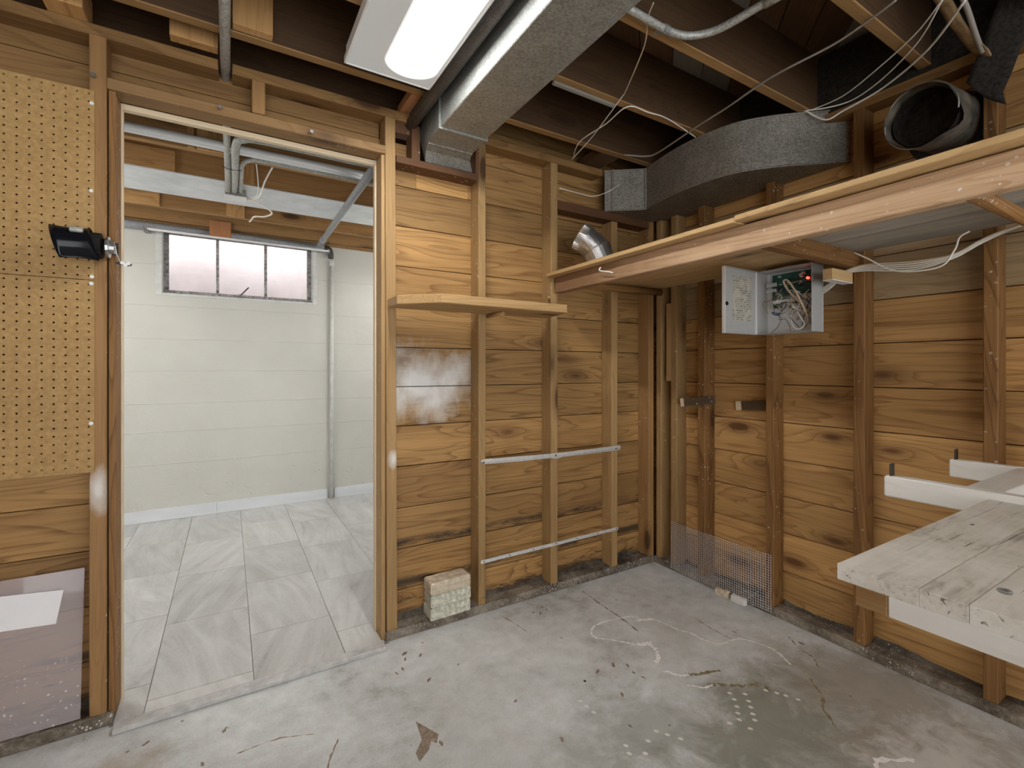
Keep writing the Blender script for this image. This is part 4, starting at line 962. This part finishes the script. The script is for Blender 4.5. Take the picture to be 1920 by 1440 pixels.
brick(0.1005, 'brick_g', 'grey-green brick in the middle of the stack by the doorway', 0.003, 0.015)
bt = brick(0.1585, 'brick_b', 'buff combed brick on top of the stack by the doorway', 0.001, 0.03)
for k in range(22):
    bm = bmesh.new(); bmbox(bm, (-0.0022, -0.002, 0.006), (0.0022, 0.001, 0.052), 0.0008)
    o = mesh_obj('comb_ridge', bm, 'brick_b', None); o.parent = bt; o.location = (-0.094 + 0.0089 * k, -0.0475, 0)

# ------------------------------------------------------------------ hardware cloth on the right wall
bm = bmesh.new(); r = 0.0008; y0, y1, z0, z1 = 1.318, 1.925, 0.016, 0.292; sx = 0.0125
n = int((y1 - y0) / sx); m = int((z1 - z0) / sx)
def bow(y): return XF - 0.006 - 0.01 * math.sin((y - y0) / (y1 - y0) * math.pi)
for i in range(n + 1):
    y = y0 + sx * i; bmbox(bm, (bow(y) - r, y - r, z0), (bow(y) + r, y + r, z1 + 0.003 * math.sin(i)))
for j in range(m + 1):
    z = z0 + sx * j
    for k in range(8):
        ya = y0 + (y1 - y0) * k / 8; yb = y0 + (y1 - y0) * (k + 1) / 8
        P = [Vector((bow(ya) - 0.0008, ya, z)), Vector((bow(yb) - 0.0008, yb, z))]; bmtube(bm, P, r * 1.2, 4, False)
tag(mesh_obj('wire_mesh', bm, 'galv_lt', None), 'square galvanised wire mesh panel low against the right wall studs', 'wire mesh')
for i, (y, z) in enumerate(((1.56, 0.0), (1.47, 0.0))):
    bm = bmesh.new(); bmbox(bm, (-0.014, -0.038, 0), (0.014, 0.038, 0.036), 0.004)
    bmesh.ops.subdivide_edges(bm, edges=[e for e in bm.edges if e.calc_length() > 0.02], cuts=3, use_grid_fill=True)
    for vv in bm.verts: vv.co += Vector((noise.noise(vv.co * 70) * 0.003, 0, noise.noise(vv.co * 60 + Vector((9, i, 0))) * 0.004))
    tag(mesh_obj('plaster_lump', bm, 'brick_b' if i == 0 else 'sealant', None, (XF - 0.034 + 0.002 * i, y, 0.0), (0, 0, 0.05)), ['buff lump of brick behind the foot of the wire mesh', 'white crust of plaster at the foot of the wire mesh'][i], 'debris')

# ------------------------------------------------------------------ alarm control panel
t = tag(empty('control_panel', (2.22, 1.21, 1.365)), 'grey steel control panel box with open door, circuit board and tangled wires', 'control panel')
px0, px1, py0, py1, pz0, pz1 = 2.172, 2.268, 1.083, 1.338, 1.365, 1.664
th = 0.003
box('back_plate', (px1 - th, py0, pz0), (px1, py1, pz1), 'boxin', t, 'Y', 0)
box('side', (px0, py0, pz0), (px1 - th, py0 + th, pz1), 'boxgrey', t, 'Z', 0.0005); box('side', (px0, py1 - th, pz0), (px1 - th, py1, pz1), 'boxgrey', t, 'Z', 0.0005)
box('side', (px0, py0 + th, pz0), (px1 - th, py1 - th, pz0 + th), 'boxgrey', t, 'Y', 0.0005); box('side', (px0, py0 + th, pz1 - th), (px1 - th, py1 - th, pz1), 'boxgrey', t, 'Y', 0.0005)
dr = box('door', (1.918, 1.3375, pz0 - 0.002), (px0 - 0.001, 1.3405, pz1 + 0.002), 'boxgrey', t, 'X', 0.0005)
box('door_lip', (1.916, 1.325, pz0 - 0.002), (1.919, 1.3405, pz1 + 0.002), 'whiteplastic', dr, 'Z', 0.0005)
box('door_lip', (1.918, 1.325, pz0 - 0.002), (px0 - 0.004, 1.338, pz0 + 0.001), 'boxgrey', dr, 'X', 0.0005)
box('door_lip', (1.918, 1.325, pz1 - 0.001), (px0 - 0.004, 1.338, pz1 + 0.002), 'boxgrey', dr, 'X', 0.0005)
box('hinge', (px0 - 0.004, 1.332, pz0), (px0 + 0.002, 1.342, pz1), 'whiteplastic', t, 'Z', 0.001)
box('wiring_label', (1.99, 1.3362, 1.425), (2.13, 1.3374, 1.632), 'labelprint', dr, 'X', 0)
nail(1.946, 1.3375, 1.50, dr, 0.004, 0.0095, 'blackm', head=1.0, name='lock_hole')
pb = box('circuit_board', (2.246, 1.098, 1.545), (2.249, 1.30, 1.650), 'pcb', t, 'Y', 0)
box('circuit_board', (2.246, 1.255, 1.49), (2.249, 1.30, 1.545), 'pcb', t, 'Y', 0)
rr = random.Random(5)
for k in range(34):
    y = rr.uniform(1.105, 1.29); z = rr.uniform(1.555, 1.64); s = rr.uniform(0.003, 0.008)
    box('chip', (2.246 - rr.uniform(0.004, 0.014), y - s, z - s * 0.7), (2.2465, y + s, z + s * 0.7), rr.choice(['chip', 'chip', 'chipgrey', 'pcb', 'chip']), pb, 'Y', 0.0006)
for z in (1.604, 1.575): box('terminal_block', (2.236, 1.275, z - 0.009), (2.2465, 1.325, z + 0.009), 'chipgrey', pb, 'Y', 0.001)
nail(2.2465, 1.135, 1.612, pb, 0.012, 0.0055, 'led', (-1, 0, 0), 1.0, 'indicator_light')
for (y, z) in ((1.10, 1.50), (1.105, 1.385)): box('cable_clip', (2.215, y - 0.008, z - 0.010), (2.264, y + 0.006, z + 0.012), 'whiteplastic', t, 'Y', 0.001)
box('battery_strip', (2.22, 1.19, 1.51), (2.24, 1.285, 1.524), 'whiteplastic', t, 'Y', 0.001)
for k in range(26):
    P = []; y = rr.uniform(1.11, 1.24); z = rr.uniform(1.50, 1.56)
    for j in range(6):
        P.append((rr.uniform(2.19, 2.245), min(1.325, max(1.092, y)), min(1.62, max(1.375, z))))
        y += rr.uniform(-0.045, 0.042) - (0.01 if k % 3 else -0.012); z += rr.uniform(-0.055, 0.03)
    tube('wire', P, rr.choice([0.0013, 0.0016, 0.0020]), rr.choice(['whitecable', 'whitecable', 'beigecable', 'greycable', 'darkcable', 'kraft']), t, 5, 5)
tube('wire', [(2.23, 1.115, 1.40), (2.19, 1.125, 1.47), (2.185, 1.16, 1.55), (2.185, 1.195, 1.605), (2.19, 1.215, 1.60), (2.195, 1.19, 1.55), (2.20, 1.14, 1.49), (2.22, 1.115, 1.42)], 0.0042, 'beigecable', t, 8)
tube('wire', [(2.22, 1.2, 1.45), (2.19, 1.175, 1.395), (2.185, 1.145, 1.378), (2.19, 1.125, 1.40), (2.2, 1.15, 1.44), (2.21, 1.19, 1.50)], 0.0026, 'whitecable', t, 6)
tube('wire', [(2.22, 1.27, 1.50), (2.19, 1.26, 1.46), (2.185, 1.225, 1.44), (2.175, 1.23, 1.40), (2.175, 1.265, 1.368)], 0.0013, 'darkcable', t, 5)
tube('wire', [(2.22, 1.25, 1.47), (2.19, 1.235, 1.43), (2.185, 1.205, 1.43), (2.18, 1.185, 1.40), (2.175, 1.175, 1.372)], 0.0013, 'darkcable', t, 5)
bar('blue_splice', (2.19, 1.235, 1.456), (2.19, 1.262, 1.455), 0.005, 0.005, m_emit('blue_sleeve', (0, 0, 0), 0) if False else simple('blue_sleeve', (0.02, 0.16, 0.6), 0.4), t)
for i in range(5):
    tube('wire', [(2.262, 1.083, 1.535 + 0.006 * i), (2.25, 1.05 - 0.004 * i, 1.55 + 0.008 * i), (2.25, 1.02 - 0.006 * i, 1.575 + 0.004 * i), (2.255, 1.005, 1.60)], 0.0022, 'whitecable', t, 6)

# wood stop with a white underside beside the panel
t = tag(empty('wood_stop', (2.19, 1.0, 1.56)), 'stub of wood with a white painted underside beside the control panel', 'wood block')
box('block', (2.10, 0.968, 1.566), (2.269, 1.006, 1.612), 'shelfpl', t, 'X', 0.002)
box('painted_face', (2.10, 0.968, 1.563), (2.269, 1.006, 1.5665), 'white', t, 'X', 0.0005)
# dark cleats
t = tag(empty('cleat', (2.26, 1.73, 1.0)), 'dark stained cleat with a pale cut end across the stud below the shelf', 'wood block')
bar('block', (2.262, 1.835, 1.006), (2.262, 1.628, 1.032), 0.016, 0.046, 'dkblock', t); bar('cut_end', (2.262, 1.846, 1.005), (2.262, 1.822, 1.008), 0.0175, 0.0475, 'pale_trim', t, bev=0)
t = tag(empty('cleat', (2.34, 1.45, 1.0)), 'dark stained cleat with a pale cut end nailed between two right wall studs', 'wood block')
bar('block', (2.348, 1.538, 1.004), (2.348, 1.350, 1.020), 0.016, 0.047, 'dkblock', t); bar('cut_end', (2.347, 1.553, 1.003), (2.347, 1.522, 1.0055), 0.0185, 0.0485, 'pale_trim', t, bev=0)

# ------------------------------------------------------------------ cables along the ceiling and under the shelf
def cable(name, pts, r, mat, label, group=None): return tag(tube(name, pts, r, mat, None, 6, 6), label, 'cable', group)
cable('cable', [(1.137,1.034,2.345),(1.168,1.085,2.343),(1.238,1.162,2.335),(1.310,1.275,2.335),(1.411,1.442,2.343)], 0.0026, 'beigecable', 'thin beige cable slung between the joists right of the main duct')
cable('cable', [(1.409,1.440,2.343),(1.426,1.489,2.343),(1.526,1.778,2.338),(1.598,2.028,2.340)], 0.0028, 'whitecable', 'pale cable running from the joist staple straight to the wall plate')
cable('cable', [(1.605,2.027,2.343),(1.510,1.854,2.341),(1.499,1.650,2.338),(1.488,1.499,2.343),(1.60,1.484,2.342),(1.718,1.478,2.343),(1.975,1.525,2.343)], 0.0028, 'whitecable', 'white cable bent along the joist towards the curved duct')
cable('cable', [(1.766,0.636,2.340),(1.796,0.725,2.340),(1.817,0.840,2.338),(1.807,0.982,2.335),(1.822,1.100,2.340),(1.852,1.269,2.335),(1.890,1.474,2.340),(1.927,1.713,2.335),(1.912,1.787,2.337),(1.809,1.849,2.345)], 0.0042, 'greycable', 'thick grey cable crossing the joists above the curved duct')
cable('cable', [(2.194,1.144,2.356),(2.235,1.054,2.340),(2.253,0.959,2.335),(2.195,0.830,2.340),(2.064,0.678,2.345),(1.897,0.565,2.345)], 0.0028, 'whitecable', 'white cable sagging lowest but one from ceiling to the curved duct')
cable('cable', [(2.226,1.125,2.356),(2.193,0.973,2.338),(2.099,0.801,2.340),(2.009,0.668,2.345),(1.905,0.572,2.345)], 0.0026, 'whitecable', 'white cable hanging uppermost of three at the top right')
cable('cable', [(2.205,1.13,2.356),(2.235,1.06,2.29),(2.262,1.0,2.31),(2.262,0.857,2.335),(2.147,0.679,2.345),(1.958,0.528,2.345)], 0.004, 'whitecable', 'thicker white cable drooping over the end of the curved duct')
BN = ['uppermost', 'second from the top', 'middle', 'lowest white']
for i in range(5):
    o = 0.006 * (i - 2)
    cable('cable', [(2.240,0.986,1.612 + o*0.4),(2.240,0.911,1.616+o),(2.238,0.756,1.595+o*1.3),(2.240,0.640,1.606+o*0.6),(2.240,0.563,1.643+o*0.5),(2.243,0.497,1.668+o*0.3),(2.25,0.43,1.683)], 0.0024 if i < 4 else 0.0034, 'whitecable' if i < 4 else 'beigecable', 'slack white cable, %s in the bundle looped under the overhead shelf' % BN[3 - i] if i < 4 else 'thicker beige cable in the bundle looped under the overhead shelf', 'cable bundle under the shelf')
cable('cable', [(2.23,0.952,1.688),(2.230,0.902,1.653),(2.230,0.803,1.583),(2.228,0.674,1.573),(2.225,0.630,1.624),(2.225,0.615,1.668),(2.23,0.59,1.684)], 0.003, 'whitecable', 'single white cable looping down from the shelf through the bundle')

cable('cable', [(1.53,2.05,2.178),(1.66,2.05,2.176),(1.765,2.046,2.177),(1.86,2.03,2.215),(1.925,2.002,2.262)], 0.0025, 'whitecable', 'thin white cable from the stud across the back wall onto the curved duct')
# bent conduit near the ceiling
t = tag(empty('bent_conduit', (1.3, 1.06, 2.33)), 'bent grey conduit strapped to a joist right of the main duct', 'conduit')
tube('conduit', [(0.98,1.085,2.335),(1.07,1.080,2.333),(1.149,1.080,2.331),(1.255,1.080,2.330),(1.330,1.064,2.330),(1.385,1.016,2.332),(1.408,0.953,2.333),(1.425,0.838,2.335),(1.45,0.70,2.335)], 0.0125, 'galv_pipe', t, 12)
tube('coupling', [(1.424,0.85,2.3345),(1.437,0.77,2.335)], 0.0155, 'galv_pipe', t, 12, 1)
bm = bmesh.new(); bmtube(bm, [Vector((-0.012, 0, 0)), Vector((0.012, 0, 0))], 0.0155, 12); bmbox(bm, (-0.011, 0.010, 0.008), (0.011, 0.045, 0.012), 0.001)
mesh_obj('strap', bm, 'galv', t, (1.245, 1.081, 2.331))

# ------------------------------------------------------------------ work bench
t = tag(empty('workbench', (1.35, -0.1, 0.0)), 'worn white painted plank workbench at the right, paint cracked and chipped', 'workbench')
ys = [0.418, 0.303, 0.245, 0.06, -0.13, -0.32, -0.51, -0.72]
for a, b in zip(ys, ys[1:]):
    box('top_plank', (0.922 + (0.0 if a > 0.3 else random.uniform(-0.002, 0.002)), b + 0.0001, 0.829), (1.716, a - 0.0001, 0.857 + random.uniform(-0.0003, 0.0003)), 'bench', t, 'X', 0.0009)
bo = box('apron', (0.940, -0.70, 0.787), (0.965, 0.350, 0.8285), 'whitewood', t, 'Y', 0.002)
bo = box('apron_bare_end', (0.940, 0.3502, 0.787), (0.965, 0.398, 0.8285), 'header', t, 'Y', 0.002)
for y in (0.33, -0.18, -0.66): box('bearer', (0.966, y - 0.02, 0.787), (1.716, y + 0.02, 0.8285), 'whitewood', t, 'X')
for x, y in ((0.985, -0.66), (1.66, -0.66), (1.66, 0.20)): box('leg', (x - 0.022, y - 0.022, 0.0), (x + 0.022, y + 0.022, 0.787), 'whitewood', t, 'Z')
# raised frame at the back of the bench
t = tag(empty('bench_frame', (1.97, 0.1, 0.81)), 'white painted open timber frame standing behind the workbench top', 'frame')
box('rail', (1.7185, -0.70, 0.812), (1.760, 0.650, 0.875), 'whitewood', t, 'Y', 0.004)
box('rail', (2.228, -0.70, 0.812), (2.268, 0.645, 0.875), 'whitewood', t, 'Y', 0.004)
box('cross_piece', (1.762, 0.395, 0.818), (2.226, 0.475, 0.874), 'whitewood', t, 'X', 0.003)
box('cross_piece', (1.762, -0.45, 0.818), (2.226, -0.37, 0.874), 'whitewood', t, 'X', 0.003)
box('support_strip', (1.762, -0.36, 0.80), (1.80, 0.39, 0.818), 'stud_dk', t, 'Y'); box('support_strip', (2.188, -0.36, 0.80), (2.226, 0.39, 0.818), 'stud_dk', t, 'Y')
box('leg', (1.725, -0.68, 0.0), (1.760, -0.64, 0.812), 'whitewood', t, 'Z')
for x in (1.738, 2.248): box('steel_strap', (x - 0.016, 0.633 if x < 2 else 0.628, 0.86), (x + 0.010, 0.637 if x < 2 else 0.632, 0.912), 'steel_dk', t, 'Z', 0.0005)
bm = bmesh.new(); bmtube(bm, [Vector((0.007 * math.cos(k * math.pi / 8), 0.007 * math.sin(k * math.pi / 8), 0.002)) for k in range(17)], 0.0022, 6)
tag(mesh_obj('screw_eye', bm, 'galv', None, (1.02, 0.23, 0.8575)), 'small round metal ring on the worn bench top near its front edge', 'metal ring')

# ------------------------------------------------------------------ next room: pipes, box, wires
t = tag(empty('junction_box', (0.037, 3.50, 2.29)), 'steel junction box with white cover on the sheet metal pan beyond the doorway', 'junction box')
bx = box('box_body', (-0.022, 3.462, 2.300), (0.094, 3.552, 2.348), 'galv_dk', t, 'X', 0.002)
box('cover', (-0.026, 3.458, 2.290), (0.098, 3.556, 2.300), 'whiteplastic', t, 'X', 0.002)
for x in (0.000, 0.036, 0.072): nail(x, 3.462, 2.325, t, 0.0015, 0.012, 'galv', head=1.0, name='knockout')
tag(tube('conduit_pipe', [(-0.010, -1.9, 2.335), (-0.012, 2.0, 2.335), (-0.004, 3.461, 2.325)], 0.0165, 'galv_pipe', None, 12, 1), 'straight grey conduit running along the ceiling through the wall to the junction box', 'conduit', None)
for i, (x, yt, zt, lab) in enumerate(((0.030, 2.60, 2.315, 'larger grey conduit elbow turning right from the junction box'), (0.062, 2.86, 2.318, 'smaller grey conduit elbow turning right from the junction box'))):
    r = 0.019 if i == 0 else 0.012
    tag(tube('conduit_elbow', [(x, 3.461, 2.325), (x, 3.1, 2.322), (x + 0.0, yt + 0.12, zt), (x + 0.03, yt + 0.03, zt), (x + 0.12, yt, zt), (0.6, yt, zt), (1.4, yt, zt)], r, 'galv_pipe', None, 12), lab, 'conduit')
cable('conduit_tie', [(-0.03, 3.03, 2.31), (0.0, 3.03, 2.303), (0.03, 3.03, 2.303), (0.055, 3.03, 2.306), (0.068, 3.03, 2.318)], 0.002, 'darkcable', 'black wire tie around the three conduits above the junction box')
bm = bmesh.new(); bmbox(bm, (-2.45, 3.372, 2.3445), (2.95, 3.80, 2.3515), 0.001)
tag(mesh_obj('sheet_metal_pan', bm, 'pan', None), 'flat whitish sheet metal duct pan nailed under the joists beyond the doorway', 'duct')
for i, (y, lab) in enumerate(((2.794, 'white ceiling tube nearer the doorway header'), (2.836, 'white ceiling tube farther from the doorway header'))):
    tag(tube('white_tube', [(-2.0, y, 2.333), (0.70, y, 2.333)], 0.0165, 'white', None, 12, 1), lab, 'tube', 'pair of white ceiling tubes')
t = tag(empty('grey_drain_pipe', (0.69, 3.4, 2.26)), 'sloping grey pipe running from above the doorway corner to the far wall', 'pipe')
tube('pipe', [(0.655, 2.22, 2.262), (0.690, 4.50, 2.305)], 0.0225, 'pipe_grey', t, 14, 1)
tube('coupling', [(0.683, 4.22, 2.2985), (0.687, 4.32, 2.3005)], 0.027, 'pipe_grey', t, 14, 1)
tube('pipe_bracket', [(0.69, 4.32, 2.33), (0.74, 4.40, 2.29), (0.76, 4.42, 2.34)], 0.003, 'steel_dk', t, 6)
t = tag(empty('wall_pipe', (0, 4.55, 2.30)), 'grey pipe running along the top of the pale far wall above the window', 'pipe')
tube('pipe', [(-2.45, 4.562, 2.305), (0.74, 4.562, 2.300)], 0.033, 'pipe_grey', t, 16, 1)
tube('elbow', [(0.70, 4.562, 2.30), (0.78, 4.562, 2.30), (0.80, 4.562, 2.26), (0.80, 4.562, 2.215)], 0.024, 'steel_dk', t, 12, 4)
t = tag(empty('curtain_rod', (0.1, 4.55, 2.28)), 'thin white rod on brackets across the top of the far window', 'rod')
tube('rod', [(-0.535, 4.515, 2.272), (0.775, 4.515, 2.268)], 0.0095, 'whiteplastic', t, 10, 1)
box('rod_bracket', (-0.56, 4.508, 2.255), (-0.525, 4.604, 2.292), 'steelframe', t, 'X')
box('rod_bracket', (0.765, 4.508, 2.25), (0.785, 4.604, 2.285), 'steelframe', t, 'X')
t = tag(empty('painted_drop_pipe', (0.806, 4.58, 0.0)), 'thin cream painted pipe running down the far wall right of the window', 'pipe')
tube('pipe', [(0.812, 4.583, 0.0075), (0.812, 4.583, 1.2), (0.815, 4.583, 2.185)], 0.0165, 'reveal', t, 12, 1)
tube('pipe_collar', [(0.813, 4.583, 2.15), (0.813, 4.583, 2.20)], 0.022, 'reveal', t, 12, 1)
cable('cable', [(0.098, 3.51, 2.315), (0.14, 3.47, 2.30), (0.17, 3.36, 2.30), (0.185, 3.2, 2.33), (0.215, 3.02, 2.36)], 0.005, 'whitecable', 'white cable pair curling up from the junction box to the joist')
cable('cable', [(0.098, 3.50, 2.318), (0.13, 3.46, 2.305), (0.155, 3.38, 2.305), (0.150, 3.22, 2.33), (0.130, 3.02, 2.37)], 0.0035, 'whitecable', 'thinner white wire curling up beside the cable from the junction box')
cable('cable', [(0.098, 3.53, 2.312), (0.2, 3.60, 2.305), (0.26, 3.74, 2.305), (0.22, 3.87, 2.31), (0.16, 3.92, 2.315), (0.14, 4.02, 2.31), (0.135, 4.145, 2.335)], 0.006, 'whitecable', 'white cable looping under the sheet metal pan away from the junction box')
# unseen lamps added to light the next room evenly, hung beside the doorway
def unseen_shop_light(x, y, label):
    t = tag(empty('unseen_shop_light', (x, y, 2.20)), label, 'light')
    box('housing', (x - 0.06, y - 0.6, 2.20), (x + 0.06, y + 0.6, 2.24), 'white', t, 'Y', 0.004)
    for dy in (-0.595, 0.56): tube('hanger', [(x, y + dy, 2.24), (x, y + dy, 2.352)], 0.003, 'steel', t, 6, 1)
    for dx in (-0.03, 0.03): tube('lamp_tube', [(x + dx, y - 0.57, 2.182), (x + dx, y + 0.57, 2.182)], 0.014, 'tube2', t, 10, 1)
    return t
unseen_shop_light(1.75, 3.6, 'added unseen twin tube shop light on the joists to the right beyond the doorway')
unseen_shop_light(-1.45, 3.6, 'added unseen twin tube shop light on the joists to the left beyond the doorway')
